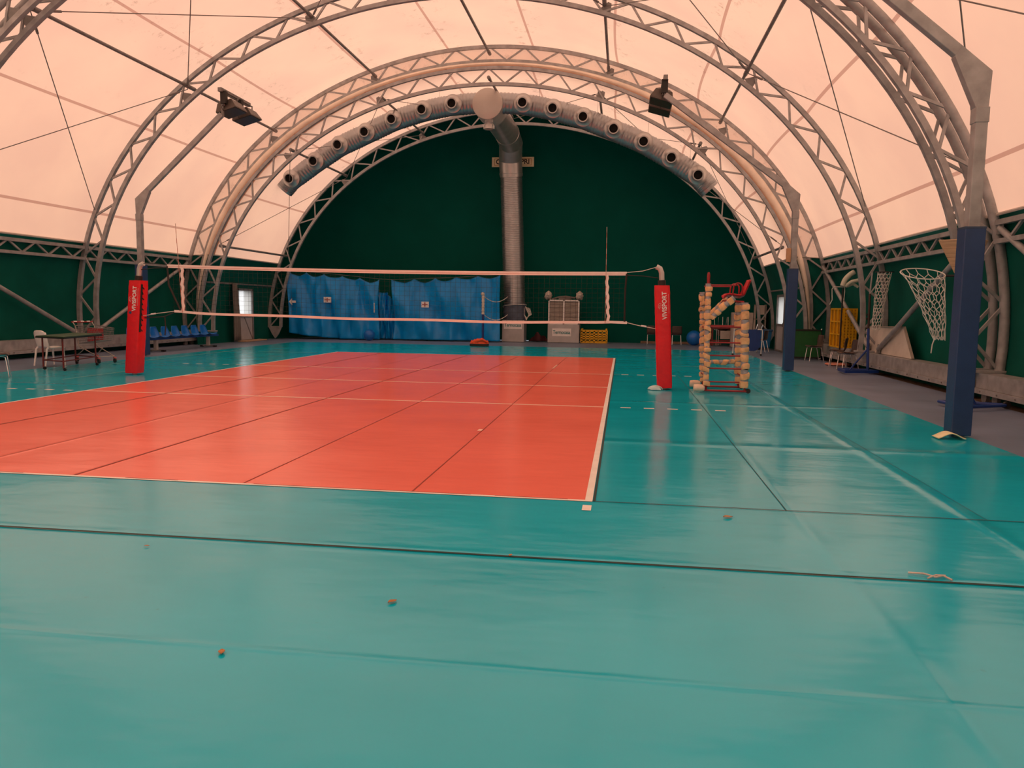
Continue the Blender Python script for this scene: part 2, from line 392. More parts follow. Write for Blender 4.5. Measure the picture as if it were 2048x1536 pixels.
# welded joints between the rolls
for x, wd in ((6.0, .0035), (7.45, .002)): rect(fl, x-wd, x+wd, -8.98, 3.2, z2, 6)
rect(fl, 4.505, 4.525, -8.98, 9, z2, 6)
rect(fl, 4.5, 9.04, -8.992, -8.978, z2, 6)
rect(fl, -8.45, 9.04, -10.482, -10.458, z2, 6)
for x, wd in ((-2.95, .015), (-.1, .012), (1.5, .006), (3.0, .006), (-1.36, .004)): rect(fl, x-wd, x+wd, -8.95, 8.95, z2, 7)
for x0, x1 in ((-4.3, -3.3), (-2.6, -1.4), (-1.2, -.6), (0.4, .9), (1.6, 3.5), (3.7, 4.3)): rect(fl, x0, x1, -8.965, -8.953, z2, 7)
flo = fl.build('floor', FM, fix=False)
struct(flo, 'turquoise vinyl floor with coral volleyball court and grey border', 'floor')

# ------------------------------------------------------------------ membrane roof and walls
def bay(mb, c, y0, y1, sag, off=.07, nY=14, nT=64):
    tab = arc_table(c, off); tb = t_at_z(c, ZB, off)
    def fn(u, v):
        t = tb+(PI-2*tb)*v; x, z = pt(c, t, off-sag*4*u*(1-u)*min(1, math.sin(max(0, min(t, PI-t)-tb)*2.2+.22)))
        return (x, y0+(y1-y0)*u, z)
    def uvf(u, v):
        t = tb+(PI-2*tb)*v; return (y0+(y1-y0)*u, s_of_t(tab, t))
    mb.grid(fn, nY, nT, 0, True, uvf)
roof = MB()
for y0, y1, c, sg in ((YB, YC1+.06, BO, .19), (YA2, YB, BO, .16), (YA1, YA2, BO, 0.), (-5.9, YA1, BO, .16), (-11.5, -5.9, BO, .26), (-17.1, -11.5, BO, .26), (-22.7, -17.1, BO, .26), (YC2-.06, YD+.06, SO, .20)): bay(roof, c, y0, y1, sg)
tb = t_at_z(BO, ZB, .07)
tabB = arc_table(BO, .07)
roof.grid(lambda u, v: (lambda a, b: (a[0]+(b[0]-a[0])*u, YC1+.06+.02*math.sin(u*PI), a[1]+(b[1]-a[1])*u))(pt(SO, tb+(PI-2*tb)*v, .05), pt(BO, tb+(PI-2*tb)*v, .07)), 4, 64, 0, True, lambda u, v: (0, 1.0))
struct(roof.build('ceiling', MEM, fix=False), 'pale translucent fabric roof in sagging bays between the arches', 'ceiling')
def side(mb, c, y0, y1, sgn, z0=-.03, z1_=ZB, sag=.0, off=.07, nY=10):
    def fn(u, v):
        z = z0+(z1_-z0)*v; t = t_at_z(c, z, off); x, zz = pt(c, t, off)
        x -= sag*4*u*(1-u)*(1-abs(2*v-1))
        return (sgn*x, y0+(y1-y0)*u, zz)
    mb.grid(fn, nY, 10, 0, True)
DY0, DY1, DZ = 13.95, 15.28, 2.12
for sgn, nm in ((-1, 'wall_left'), (1, 'wall_right')):
    wm = MB()
    for y0, y1 in ((-22.7, -17.1), (-17.1, -11.5), (-11.5, -5.9), (-5.9, YA1), (YA1, YA2), (YA2, YB), (YB, YC1+.06)): side(wm, BO, y0, y1, sgn, sag=.06)
    a, b = (DY0, DY1) if sgn < 0 else (14.3, 15.75)
    side(wm, SO, YC2-.06, a, sgn); side(wm, SO, b, YD+.06, sgn); side(wm, SO, a-.03, b+.03, sgn, DZ, ZB, 0, .06)
    def ring(u, v, sgn=sgn):
        z = -.03+(ZB+.03)*v; a_ = pt(SO, t_at_z(SO, z, .05), .05); b_ = pt(BO, t_at_z(BO, z, .07), .07)
        return (sgn*(a_[0]+(b_[0]-a_[0])*u), YC1+.06+.06*math.sin(v*23+u*9)*math.sin(u*PI), z)
    wm.grid(ring, 6, 40)
    struct(wm.build(nm, GREEN, fix=False), 'dark green tarpaulin side wall on the %s of the hall' % ('left' if sgn < 0 else 'right'), 'wall')
# pale hem along the top of the green
for sgn, nm, wd in ((-1, 'trim_1', 'left'), (1, 'trim_2', 'right')):
    hm = MB()
    x0 = pt(BO, t_at_z(BO, ZB, .07), .07)[0]-.03; x1 = pt(SO, t_at_z(SO, ZB, .07), .07)[0]-.03
    hm.tube([(sgn*(x0-.05*math.sin(PI*max(0, (y-YA2)/5.75 % 1))), y, ZB) for y in [-5.9+i*.35 for i in range(51)]], .028, 6)
    hm.tube([(sgn*x0, YC1+.02, ZB), (sgn*x1, YC2+.0, ZB+.02), (sgn*x1, YD, ZB)], .028, 6)
    struct(hm.build(nm, mat('pale_hem', (.62, .56, .50), .5)), 'pale hem where the roof fabric meets the green wall on the %s' % wd, 'trim')
# bellied gable tarpaulin
gb = MB()
tb0 = t_at_z(SO, -.03, .09)
def gfn(u, v):
    x, z = pt(SO, tb0+(PI-2*tb0)*v, .09); d = u*9.4
    k = (1-u)
    Y = YD+.03+3.05*(1-math.exp(-d/.55))
    zz = z*k
    rip = .10*math.exp(-max(zz, 0)/.5)*math.sin(x*k*5.1+math.sin(x*k*1.7)*2)+.03*math.sin(x*k*2.3+zz*.9)
    return (x*k, Y+rip*min(1, d/1.2), max(zz, -.03))
us = [0, .01, .022, .036, .055, .08, .11, .15, .2, .27, .36, .48, .62, .78, .93, .999]
gb.grid(lambda u, v: gfn(us[int(round(u*15))], v), 15, 96)
struct(gb.build('wall_back', GREENG, fix=False), 'dark green tarpaulin end wall of the hall', 'wall')
gf = MB()
tb1 = t_at_z(BO, -.03, .07)
gf.grid(lambda u, v: (lambda p: (p[0]*(1-u), -22.7, max(-.03, p[1]*(1-u))))(pt(BO, tb1+(PI-2*tb1)*v, .07)), 6, 48)
struct(gf.build('wall_front', MEM, fix=False), 'unseen wall behind the viewpoint, made translucent to add light', 'wall')  # out of view; translucent fabric picked to brighten surfaces facing the camera

# ------------------------------------------------------------------ lattice arches
def sweep_rect(mb, c, off, ylo, yhi, half, t0, n=90):
    vs = []; fs = []
    for i in range(n+1):
        t = t0+(PI-2*t0)*i/n
        for dy, dr in ((ylo, -half), (yhi, -half), (yhi, half), (ylo, half)):
            x, z = pt(c, t, off+dr); vs.append((x, dy, z))
    for i in range(n):
        for j in range(4): fs.append((i*4+j, i*4+(j+1) % 4, i*4+4+(j+1) % 4, i*4+4+j))
    fs += [(3, 2, 1, 0), tuple(n*4+j for j in range(4))]
    mb.add(vs, fs)
PUR = {'big': [0, 4.0, 7.67, 10.93], 'small': [0, 3.72, 7.02, 9.75]}
def lattice_arch(Y, ci, co, label, pipe=False, small=False):
    root = thing('lattice_arch', label, 'arch', (0, Y, 0), 'lattice roof arches')
    t0 = t_at_z(co, .5)
    h = .055
    m = MB()
    if pipe:
        m.tube([(pt(co, t0+(PI-2*t0)*i/90)[0], Y, pt(co, t0+(PI-2*t0)*i/90)[1]) for i in range(91)], .085, 10)
    else: sweep_rect(m, co, 0, Y-h, Y+h, h, t0)
    m.build('outer_chord', STEEL, root)
    m = MB(); sweep_rect(m, ci, 0, Y-h, Y+h, h, t_at_z(ci, .5)); m.build('inner_chord', STEEL, root)
    to, ti = arc_table(co), arc_table(ci); So = s_of_t(to, t0); ratio = s_of_t(ti, t_at_z(ci, .5))/So
    n = int(So/1.18); st = So/n
    for sg in (1, -1):
        for k in range(n):
            a = pt(co, t_of_s(to, sg*(k*st+.03)), -.03); b = pt(ci, t_of_s(ti, sg*(k+.5)*st*ratio), .03); c2 = pt(co, t_of_s(to, sg*((k+1)*st-.03)), -.03)
            MB().beam((a[0], Y, a[1]), (b[0], Y, b[1]), .05, .05, 0, (0, 1, 0)).build('brace', STEEL, root)
            MB().beam((b[0], Y, b[1]), (c2[0], Y, c2[1]), .05, .05, 0, (0, 1, 0)).build('brace', STEEL, root)
        # foot
        fo = pt(co, t0); fi = pt(ci, t_at_z(ci, .5)); m = MB()
        if small and Y > 15:
            m.prism([(sg*(fi[0]-.06), Y-.03, .55), (sg*(fo[0]+.06), Y-.03, .55), (sg*(fo[0]-.12), Y-.03, .2), (sg*((fi[0]+fo[0])/2), Y-.03, 0.0), (sg*(fi[0]+.1), Y-.03, .2)], (0, 1, 0), .06)
        else: m.box((sg*(fi[0]+fo[0])/2, Y, .505), (fo[0]-fi[0]+.24, .2, .05))
        m.build('foot_plate', STEEL, root, .008)
    for s in ([4.0, 7.67] if not small else [3.72, 7.02]):
        for sg in (1, -1):
            xo = sg*s
            t = [q for q in [PI*(i+.5)/2000 for i in range(2000)] if (pt(ci, q)[0]-xo)*sg <= 0][0 if sg > 0 else -1]
            a = pt(ci, t, .05); b = pt(ci, t, .30); tx = Vector((-(b[1]-a[1]), 0, b[0]-a[0])).normalized()
            A = Vector((a[0], Y-.01, a[1])); B_ = Vector((b[0], Y-.01, b[1]))
            MB().prism([A-tx*.16, A+tx*.16, B_+tx*.05, B_-tx*.05], (0, 1, 0), .02).build('gusset_plate', STEELD, root)
    return root
lattice_arch(YA1, BI, BO, 'front lattice arch of the nearest paired arches with a thick outer pipe', True)
lattice_arch(YA2, BI, BO, 'rear lattice arch of the nearest paired arches with a thick outer pipe', True)
lattice_arch(YB, BI, BO, 'single lattice arch standing between the two pairs of arches')
lattice_arch(YC1, BI, BO, 'larger lattice arch on the outer side of the cream joint sleeve')
lattice_arch(YC2, SI, SO, 'smaller lattice arch on the inner side of the cream joint sleeve', small=True)
lattice_arch(YD, SI, SO, 'farthest lattice arch framing the dark green end wall', small=True)
# joint sleeve between the two tunnels
sl = MB()
t0 = t_at_z(BI, .9); N = 110
cs = [(.09*math.cos(2*PI*j/10), .15*math.sin(2*PI*j/10)) for j in range(10)]
vs = []; fs = []
for i in range(N+1):
    t = t0+(PI-2*t0)*i/N
    a = pt(SO, t, .06); b = pt(BI, t, -.06); cx, cz = (a[0]+b[0])/2, (a[1]+b[1])/2
    rr = math.hypot(b[0]-a[0], b[1]-a[1])/2; rr = max(.07, rr); nrm = Vector((b[0]-a[0], 0, b[1]-a[1])).normalized()
    wob = 1+.05*math.sin(i*2.9)
    for dy, dr in cs: vs.append(Vector((cx, 11.47+dy*1.3, cz))+nrm*(dr/.15*rr*.92*wob))
for i in range(N):
    for j in range(10): fs.append((i*10+j, i*10+(j+1) % 10, i*10+10+(j+1) % 10, i*10+10+j))
sl.add(vs, fs, 0, True)
tag(sl.build('joint_sleeve', CREAM), 'shiny cream fabric sleeve bulging along the joint between two arches', 'fabric sleeve')

# ------------------------------------------------------------------ purlins
def purlin(a, b, label, r=.042):
    root = thing('roof_tube', label, 'tube', ((a[0]+b[0])/2, (a[1]+b[1])/2, (a[2]+b[2])/2), 'lengthwise roof tubes')
    MB().cyl(a, b, r, 10).build('tube', STEELD, root)
    d = (Vector(b)-Vector(a)).normalized()
    for p, s in ((a, 1), (b, -1)):
        MB().cyl(Vector(p)+d*s*.02, Vector(p)+d*s*.28, r+.016, 10).build('sleeve', STEELD, root)
sd = {1: 'right', -1: 'left'}
purlin((0, YB, 10.02), (0, YC1, 10.02), 'ridge roof tube over the middle of the court, from single to paired arches')
purlin((0, YA2, 10.02), (0, YB, 10.02), 'ridge roof tube overhead, nearest the viewer')
for sg in (1, -1):
    L = sd[sg]
    purlin((sg*4.0, YB, 9.40), (sg*4.0, YC1, 9.40), 'upper %s roof tube between the single arch and the joint sleeve' % L)
    purlin((sg*4.0, YA2, 9.40), (sg*4.0, YB, 9.40), 'upper %s roof tube between the nearest pair and the single arch' % L)
    purlin((sg*7.67, YB, 7.62), (sg*7.67, YC1, 7.62), 'lower %s roof tube passing the floodlights to the joint sleeve' % L)
    purlin((sg*7.67, YA2, 7.60), (sg*7.67, YB, 7.62), 'lower %s roof tube from the nearest pair to the single arch' % L)
    purlin((sg*7.05, YC2, 6.93), (sg*7.05, YD, 6.95), 'lower %s roof tube behind the air duct, to the far arch' % L)
    purlin((sg*3.72, YC2, 8.62), (sg*3.72, YD, 8.64), 'upper %s roof tube behind the air duct, to the far arch' % L)
    purlin((sg*9.78, YC2, 3.58), (sg*9.78, YD, 3.58), 'eaves tube on the %s between sleeve and far arch' % L)
purlin((0, YC2, 9.2), (0, YD, 9.22), 'short ridge roof tube above the duct drum')
# crossing cables
def cable(a, b, label, r=.012):
    root = thing('bracing_cable', label, 'cable', ((a[0]+b[0])/2, (a[1]+b[1])/2, (a[2]+b[2])/2), 'crossing steel bracing cables')
    a = Vector(a); b = Vector(b); d = (b-a).normalized()
    MB().cyl(a, b, r, 6).build('wire', STEELD, root)
    MB().cyl(a+d*.28, a+d*.62, r*2.4, 8).build('turnbuckle', STEELD, root)
for sg in (1, -1):
    L = sd[sg]
    lo = lambda y: (sg*10.72, y, 4.2)
    p1 = lambda y: (sg*7.72, y, 7.55)
    p2 = lambda y: (sg*4.0, y, 9.35)
    cable(p1(YA2), lo(YB-.05), 'low %s bracing cable falling from near pair to single arch' % L)
    cable(p1(YB), lo(YA2+.05), 'low %s bracing cable rising from near pair to single arch' % L)
    cable(p1(YA2), p2(YB), 'high %s bracing cable from lower tube at near pair to upper tube' % L)
    cable(p1(YB), p2(YA2), 'high %s bracing cable from lower tube at single arch to near upper tube' % L)
    cable(p2(YB), (0, YA2, 9.98), 'topmost %s bracing cable reaching the ridge above the court' % L)
    q1 = lambda y: (sg*7.05, y, 6.88); q0 = lambda y: (sg*9.72, y, 3.66); q2 = lambda y: (sg*3.72, y, 8.58)
    cable(q0(YC2), q1(YD), 'thin %s bracing cable rising behind the duct to far arch' % L, .01)
    cable(q1(YC2), q0(YD), 'thin %s bracing cable falling behind the duct to far arch' % L, .01)
    cable(q1(YC2), q2(YD), 'thin high %s cable rising behind the duct toward the far arch' % L, .01)
    cable(q2(YC2), q1(YD), 'thin high %s cable falling behind the duct toward the far arch' % L, .01)
    cable(q2(YC2), (0, YD, 9.15), 'thin %s cable near the ridge behind the duct drum' % L, .01)
cable((10.72, YA1, 4.2), (7.72, -5.9, 7.55), 'steep bracing cable beside the near blue padded mast')
cable((7.72, YA1, 7.55), (10.72, -5.9, 4.2), 'bracing cable crossing the top right corner of the roof')

# ------------------------------------------------------------------ eaves girders, wall braces, base beams
def girder(sg, y0, y1, label):
    x = sg*11.1; root = thing('eaves_girder', label, 'girder', (x, (y0+y1)/2, 2.78), 'lattice eaves girders')
    MB().box2((x-.05, y0, 3.06), (x+.05, y1, 3.15)).build('top_chord', STEEL, root)
    MB().box2((x-.05, y0, 2.74), (x+.05, y1, 2.82)).build('bottom_chord', STEEL, root)
    n = max(1, round((y1-y0)/.93)); st = (y1-y0)/n
    for k in range(n):
        a = y0+k*st
        MB().beam((x, a+.03, 3.08), (x, a+st/2, 2.80), .045, .045).build('brace', STEEL, root)
        MB().beam((x, a+st/2, 2.80), (x, a+st-.03, 3.08), .045, .045).build('brace', STEEL, root)
def strut(a, b, label):
    root = thing('diagonal_strut', label, 'strut', (a[0], (a[1]+b[1])/2, (a[2]+b[2])/2), 'diagonal wall struts')
    MB().cyl(a, b, .058, 12).build('tube', STEEL, root)
    d = (Vector(b)-Vector(a)).normalized()
    for p, s in ((a, 1), (b, -1)):
        q = Vector(p); MB().prism([q+Vector((0, -.14, -.1)), q+Vector((0, .14, -.1)), q+Vector((0, .08, .12)), q+Vector((0, -.08, .12))], (1, 0, 0), .012).build('end_plate', STEELD, root)
def base_beam(sg, y0, y1, label):
    x0, x1 = sg*10.98, sg*11.34
    root = thing('base_beam', label, 'beam', (sg*11.15, (y0+y1)/2, .13), 'galvanised base beams on wheels')
    MB().box2((x0, y0, .22), (x1, y1, .48)).build('web', STEEL, root)
    m = MB(); m.box2((x0-sg*.06, y0-.05, .13), (x1, y1+.05, .215)); m.build('lower_flange', STEEL, root)
    y = y0+.3
    while y < y1:
        MB().cyl((x0-sg*.06, y, .175), (x0-sg*.075, y, .175), .016, 8).build('bolt', STEELD, root); y += .62
    for y in (y0+.22, y0+.62, y1-.62, y1-.22):
        MB().lathe((sg*11.06, y, .06), (1, 0, 0), [(0, -.03), (.1, -.03), (.1, .03), (0, .03)], 18).build('wheel', STEELD, root)
for sg in (-1, 1):
    L = sd[sg]
    girder(sg, YA2+.1, YB-.08, '%s eaves girder between the nearest pair and the single arch' % L)
    girder(sg, YB+.08, YC1-.08, '%s eaves girder between the single arch and the joint sleeve' % L)
    x = sg*11.1
    strut((x, YA2+.25, 2.95), (x, 5.5, .60), 'diagonal strut low on the %s wall, between near pair and single arch' % L)
    strut((x, YC1-.2, 2.95), (x, 6.3, .60), 'diagonal strut low on the %s wall, between single arch and sleeve' % L)
    base_beam(sg, YA2, YC1+.1, 'long galvanised base beam along the floor on the %s' % L)
girder(1, -5.9, YA1-.1, 'right eaves girder nearest the viewer beyond the near mast')
strut((11.1, YA1-.2, 3.0), (11.1, -5.4, .6), 'diagonal strut nearest the viewer at the right edge')
base_beam(1, -5.9, YA1, 'galvanised base beam at the right edge with rail wheels showing')
for sg in (-1, 1):
    r = tag(MB().cyl((sg*10.5, YC2, 2.28), (sg*10.5, YD, 2.28), .035, 10).build('wall_rail', STEELD), 'horizontal rail above the %s side door' % sd[sg], 'rail')

# ------------------------------------------------------------------ floodlight masts
def floodlight(root, c, sg):
    # sg: -1 mast on the left (lamp faces +x), +1 mast on the right
    d = Vector((-sg*.28, 0, -.96)); d.normalize(); y = Vector((0, 1, 0)); x = y.cross(d)
    c = Vector(c); m = MB()
    def ring(k, wy, wx): return [c+d*k+y*a*wy+x*b*wx for a, b in ((-1, -1), (1, -1), (1, 1), (-1, 1))]
    R = [ring(-.22, .16, .14), ring(-.15, .28, .22), ring(.07, .35, .30), ring(.11, .35, .30)]
    vs = sum(R, []); fs = [(3, 2, 1, 0), (12, 13, 14, 15)]
    for i in range(3):
        for j in range(4): fs.append((i*4+j, i*4+(j+1) % 4, i*4+4+(j+1) % 4, i*4+4+j))
    m.add(vs, fs)
    h = m.build('floodlight', mat('floodlight_housing', (.10, .085, .075), .45, .2, .15), root, .008)
    g = MB(); q = ring(.112, .32, .27); g.prism(q, d, .006); g.build('glass', mat('dark_glass', (.045, .04, .035), .25, 0, .05), h)
    g = MB(); cc = c-d*.10-y*.36
    g.box(cc-x*.02+Vector((0, 0, .12)), (.16, .13, .34)); g.build('gear_box', BLACK, h, .006)
    g = MB(); g.tube([c-d*.02-y*.36+x*.02+(Vector((0, -math.sin(a), 0))*.10+Vector((0, 0, -1+math.cos(a)))*.07) for a in [PI*i/8 for i in range(9)]], .008, 6); g.build('cable_loop', BLACK, h)
    g = MB()
    for s in (-1, 1): g.beam(c+y*s*.362, c+y*s*.362+Vector((0, 0, .38)), .014, .05)
    g.beam(c+Vector((0, -.362, .38)), c+Vector((0, .362, .38)), .05, .014); g.build('yoke', STEELD, h)
def mast(sg, Y, end, label, lamps=True, pole_box=False):
    x = sg*8.9; k = 1.0
    root = thing('floodlight_mast', label, 'floodlight mast', (x, Y, 0), 'padded floodlight masts')
    m = MB(); m.box2((x-.12, Y-.12, .02), (x+.12, Y+.12, 2.57))
    pad = m.build('pad', NAVY, root, .012)
    MB().box2((x-.122, Y-.122, 2.56), (x+.122, Y+.122, 2.585)).build('pad_seam', mat('navy_edge', (.03, .06, .12), .5), pad)
    MB().box2((x-.05, Y-.05, 0.0), (x+.05, Y+.05, .03)).build('base_plate', STEELD, root)
    m = MB(); m.box2((x-.07, Y-.075, 2.5), (x+.07, Y+.075, 3.85)); m.build('pole', STEEL, root, .01)
    m = MB()
    P = lambda dx, z: (x+sg*dx, Y-.06, z)
    m.prism([P(.07, 3.98), P(.085, 4.42), P(-.27, 4.72), P(-.35, 4.60), P(-.07, 3.98)], (0, 1, 0), .12)
    m.build('knee_plate', STEEL, root, .005)
    MB().beam((x-sg*.25, Y, 4.62), end, .11, .135).build('arm', STEEL, root, .008)
    MB().box2((x-.078, Y-.082, 3.82), (x+.078, Y+.082, 4.0)).build('collar', STEEL, root, .006)
    if pole_box: MB().box((x-.13, Y-.04, 2.92), (.10, .12, .34)).build('junction_box', mat('junction_box_tan', (.55, .32, .18), .6), root, .006)
    if lamps:
        bx, bz = end[0], 7.30
        MB().beam((bx, 5.35, bz+.05), (bx, 7.05, bz+.05), .11, .11).build('crossbar', STEELD, root, .006)
        MB().beam((bx, 5.5, end[2]-.05), (bx, 5.5, bz+.05), .06, .06).build('bracket', STEELD, root)
        for y in (5.85, 6.75): floodlight(root, (bx+(-sg*.06), y, bz-.36), sg)
    return root
mast(-1, 5.35, (-6.4, 5.45, 6.70), 'floodlight mast behind the left net post with a pair of lamps', True)
mast(1, 5.35, (5.6, 5.45, 6.93), 'navy padded floodlight mast beyond the umpire chair with a pair of lamps', True, True)
mast(1, -4.8, (6.4, -4.8, 6.5), 'largest navy padded mast in the right foreground with bent steel arm', False)

# ------------------------------------------------------------------ volleyball net and posts
net = thing('volleyball_net', 'black volleyball net with white top and bottom bands across the court', 'net', (0, 0, 1.3))
def zt(x): return 2.285-.009*(x+4.7)+.0018*(x*x-22)   # top edge
def zb_(x):
    base = 1.345-.0085*(x+4.4) if True else 0
    return base-.055*max(0, 1-(x/4.4)**2)**.5+.008*math.sin(x*2.1)
def band(f, h, th, x0, x1, n=60):
    m = MB(); vs = []; fs = []
    for i in range(n+1):
        x = x0+(x1-x0)*i/n; z = f(x)
        for dy, dz in ((-th/2, -h/2), (th/2, -h/2), (th/2, h/2), (-th/2, h/2)): vs.append((x, dy, z+dz))
    for i in range(n):
        for j in range(4): fs.append((i*4+j, i*4+(j+1) % 4, i*4+4+(j+1) % 4, i*4+4+j))
    fs += [(3, 2, 1, 0), (n*4, n*4+1, n*4+2, n*4+3)]
    m.add(vs, fs); return m
NB = mat('net_band', (.86, .80, .78), .5, 0, .04)
band(zt, .070, .012, -4.75, 4.75).build('top_band', NB, net)
tsm = band(lambda x: zt(x)-.008, .010, .0135, -4.75, 4.75); tsm.build('band_stitching', mat('band_stitch', (.66, .40, .34), .6), net)
band(zb_, .05, .010, -4.62, 4.78).build('bottom_band', NB, net)
m = MB()
for i in range(91):
    x = -4.62+i*9.34/90; m.beam((x, 0, zb_(x)), (x, 0, zt(x)), .0032, .0032)
for j in range(1, 10):
    for i in range(30):
        x0 = -4.65+i*9.38/30; x1 = x0+9.38/30
        g = lambda x: zb_(x)+(zt(x)-zb_(x))*j/10
        m.beam((x0, 0, g(x0)), (x1, 0, g(x1)), .0032, .0032)
m.build('mesh', BLACK, net)
for xa, xb in ((-4.42, -4.42), (4.37, 4.42)):
    m = MB(); n = 16; vs = []; fs = []
    for i in range(n+1):
        f = i/n; x = xa+(xb-xa)*f+.012*math.sin(i*1.9); z = zt(xa)-.03+(zb_(xb)-zt(xa)+.03)*f
        for dx, dy in ((-.028, -.012), (.028, -.012), (.028, .012), (-.028, .012)): vs.append((x+dx, dy, z))
    for i in range(n):
        for j in range(4): fs.append((i*4+j, i*4+(j+1) % 4, i*4+4+(j+1) % 4, i*4+4+j))
    fs += [(0, 1, 2, 3), (n*4+3, n*4+2, n*4+1, n*4)]
    m.add(vs, fs); m.build('side_band', NB, net)
for xa, xt in ((-4.43, -4.53), (4.36, 4.35)):
    m = MB(); za, zz = zt(xa)-.95, 3.16 if xa < 0 else 3.08
    for i in range(18):
        a = Vector((xa+(xt-xa)*i/18, -.016, za+(zz-za)*i/18)); b = Vector((xa+(xt-xa)*(i+1)/18, -.016, za+(zz-za)*(i+1)/18))
        m.cyl(a, b, .0055, 6, i % 2)
    m.build('antenna', [mat('antenna_red', (.45, .16, .11), .4), mat('antenna_white', (.55, .44, .40), .4)], net)
for s, tx, bx in ((-1, -5.36, -5.4), (1, 5.34, 5.40)):
    xe = s*4.75
    MB().tube([(xe, 0, zt(xe)+.02), (s*5.05, 0, zt(xe)+.05), (tx, 0, 2.335)], .007, 6).build('top_cable', ROPE if s > 0 else BLACK, net)
    MB().tube([(xe, 0, zt(xe)-.03), (s*5.05, -.01, zt(xe)-.045), (tx, 0, zt(xe)-.08)], .010, 6).build('tension_strap', BLACK, net)
    xb = -4.62 if s < 0 else 4.78
    MB().tube([(xb, 0, zb_(xb)), (s*5.0, 0, zb_(xb)-.05), (bx, 0, zb_(xb)-.12)], .008, 6).build('bottom_cord', ROPE, net)
    MB().tube([(s*5.05, 0, zb_(xb)-.055), (s*5.15, 0, zb_(xb)-.068)], .018, 6).build('cord_wrap', WHITE, net)
    MB().tube([(xe, 0, zt(xe)), (s*4.73+.0, 0, 1.9), (xb-.02*s+(.12 if s < 0 else -.03), 0, zb_(xb)+.02)], .020, 6).build('end_rope', BLACK, net)
MB().tube([(-4.62, 0, 1.33), (-4.85, 0, 1.23), (-5.3, 0, 1.2)], .014, 6).build('loose_strap', BLACK, net)
MB().tube([(-4.84, 0, 1.25), (-4.83, 0, 1.0), (-4.85, 0, .84)], .012, 6).build('hanging_strap', BLACK, net)
def net_post(s, xb, xt, label, crank):
    root = thing('net_post', label, 'net post', (xb, 0, 0))
    B0 = Vector((xb, 0, .03)); T0 = Vector((xt, 0, 1.97)); ax = (T0-B0).normalized()
    lean = lambda z: xb+(xt-xb)*z/1.97
    MB().tube([(xb, 0, 0), (lean(2.0), 0, 2.0), (lean(2.25), 0, 2.22), (lean(2.25)-s*.03, 0, 2.30), (lean(2.25)-s*.10, 0, 2.335)], .05, 12).build('pole', mat('post_silver', (.55, .55, .54), .35, .4, .06), root)
    MB().cyl((lean(1.97), 0, 1.97), (lean(2.08), 0, 2.08), .075, 12).build('rubber_collar', BLACK, root)
    # padding: a slightly uneven square sleeve
    m = MB(); n = 26; vs = []; fs = []; prof = []
    hw = .142
    for a, b in ((-1, -1), (1, -1), (1, 1), (-1, 1)):
        for q in range(4):
            ang = {(-1, -1): PI, (1, -1): 1.5*PI, (1, 1): 0, (-1, 1): .5*PI}[(a, b)]+q*PI/6
            prof.append((a*(hw-.035)+.035*math.cos(ang), b*(hw-.035)+.035*math.sin(ang)))
    K = len(prof)
    for i in range(n+1):
        f = i/n; z = .03+1.95*f; k = 1+.015*math.sin(i*2.7)-(.04 if i in (0, n) else 0)
        for px, py in prof: vs.append((lean(z)+px*k, py*k, z))
    for i in range(n):
        for j in range(K): fs.append((i*K+j, i*K+(j+1) % K, i*K+K+(j+1) % K, i*K+K+j))
    fs += [tuple(range(K))[::-1], tuple(n*K+j for j in range(K))]
    m.add(vs, fs, 0, True); pad = m.build('pad', RED, root)
    # printed lettering reads upwards on the face toward the viewer
    z0 = 1.60; up = Vector((xt-xb, 0, 1.97)).normalized()
    ox = .035 if s > 0 else .02
    text('VIVISPORT', .118, frame((lean(z0)+ox, -hw-.0035, z0), up, Vector((-1, 0, up.x))), WHITE, pad, 'lettering', .003, .94)
    MB().beam((lean(1.4)+ox+.075, -hw-.0035, 1.45), (lean(1.82)+ox+.075, -hw-.0035, 1.82), .005, .006).build('underline', mat('pad_print', (.75, .35, .33), .5), pad)
    # swirl emblem
    m = MB()
    for k, r in enumerate((.030, .045, .060)):
        m.tube([(lean(1.58)+ox-.075+math.cos(a)*r*.55-.006*k, -hw-.004, 1.545+.02*k+math.sin(a)*r) for a in [PI*(.25+j/9*.95) for j in range(10)]], .0045, 5)
    m.build('emblem', mat('pad_print', (.75, .35, .33), .5), pad)
    if s < 0:
        MB().lathe((lean(1.3)-.06, -hw-.001, 1.31), (0, -1, 0), [(.03, 0), (.03, .004), (0, .004)], 16).build('round_patch', NAVY, pad)
        m = MB()
        m.beam((lean(1.9)+hw+.004, -.10, 1.9), (lean(.9)+hw+.004, -.10, .9), .012, .05)
        for k in range(9): m.beam((lean(1.86-.11*k)+hw+.008, -.12+.03*(k % 2), 1.86-.11*k), (lean(1.8-.11*k)+hw+.008, -.02-.03*(k % 2), 1.80-.11*k), .012, .022)
        m.build('lacing', BLACK, pad)
    return root
net_post(-1, -5.58, -5.41, 'left net post in a leaning red lettered pad with black lacing', False)
net_post(1, 5.53, 5.42, 'right net post in a red lettered pad beside the umpire chair', True)

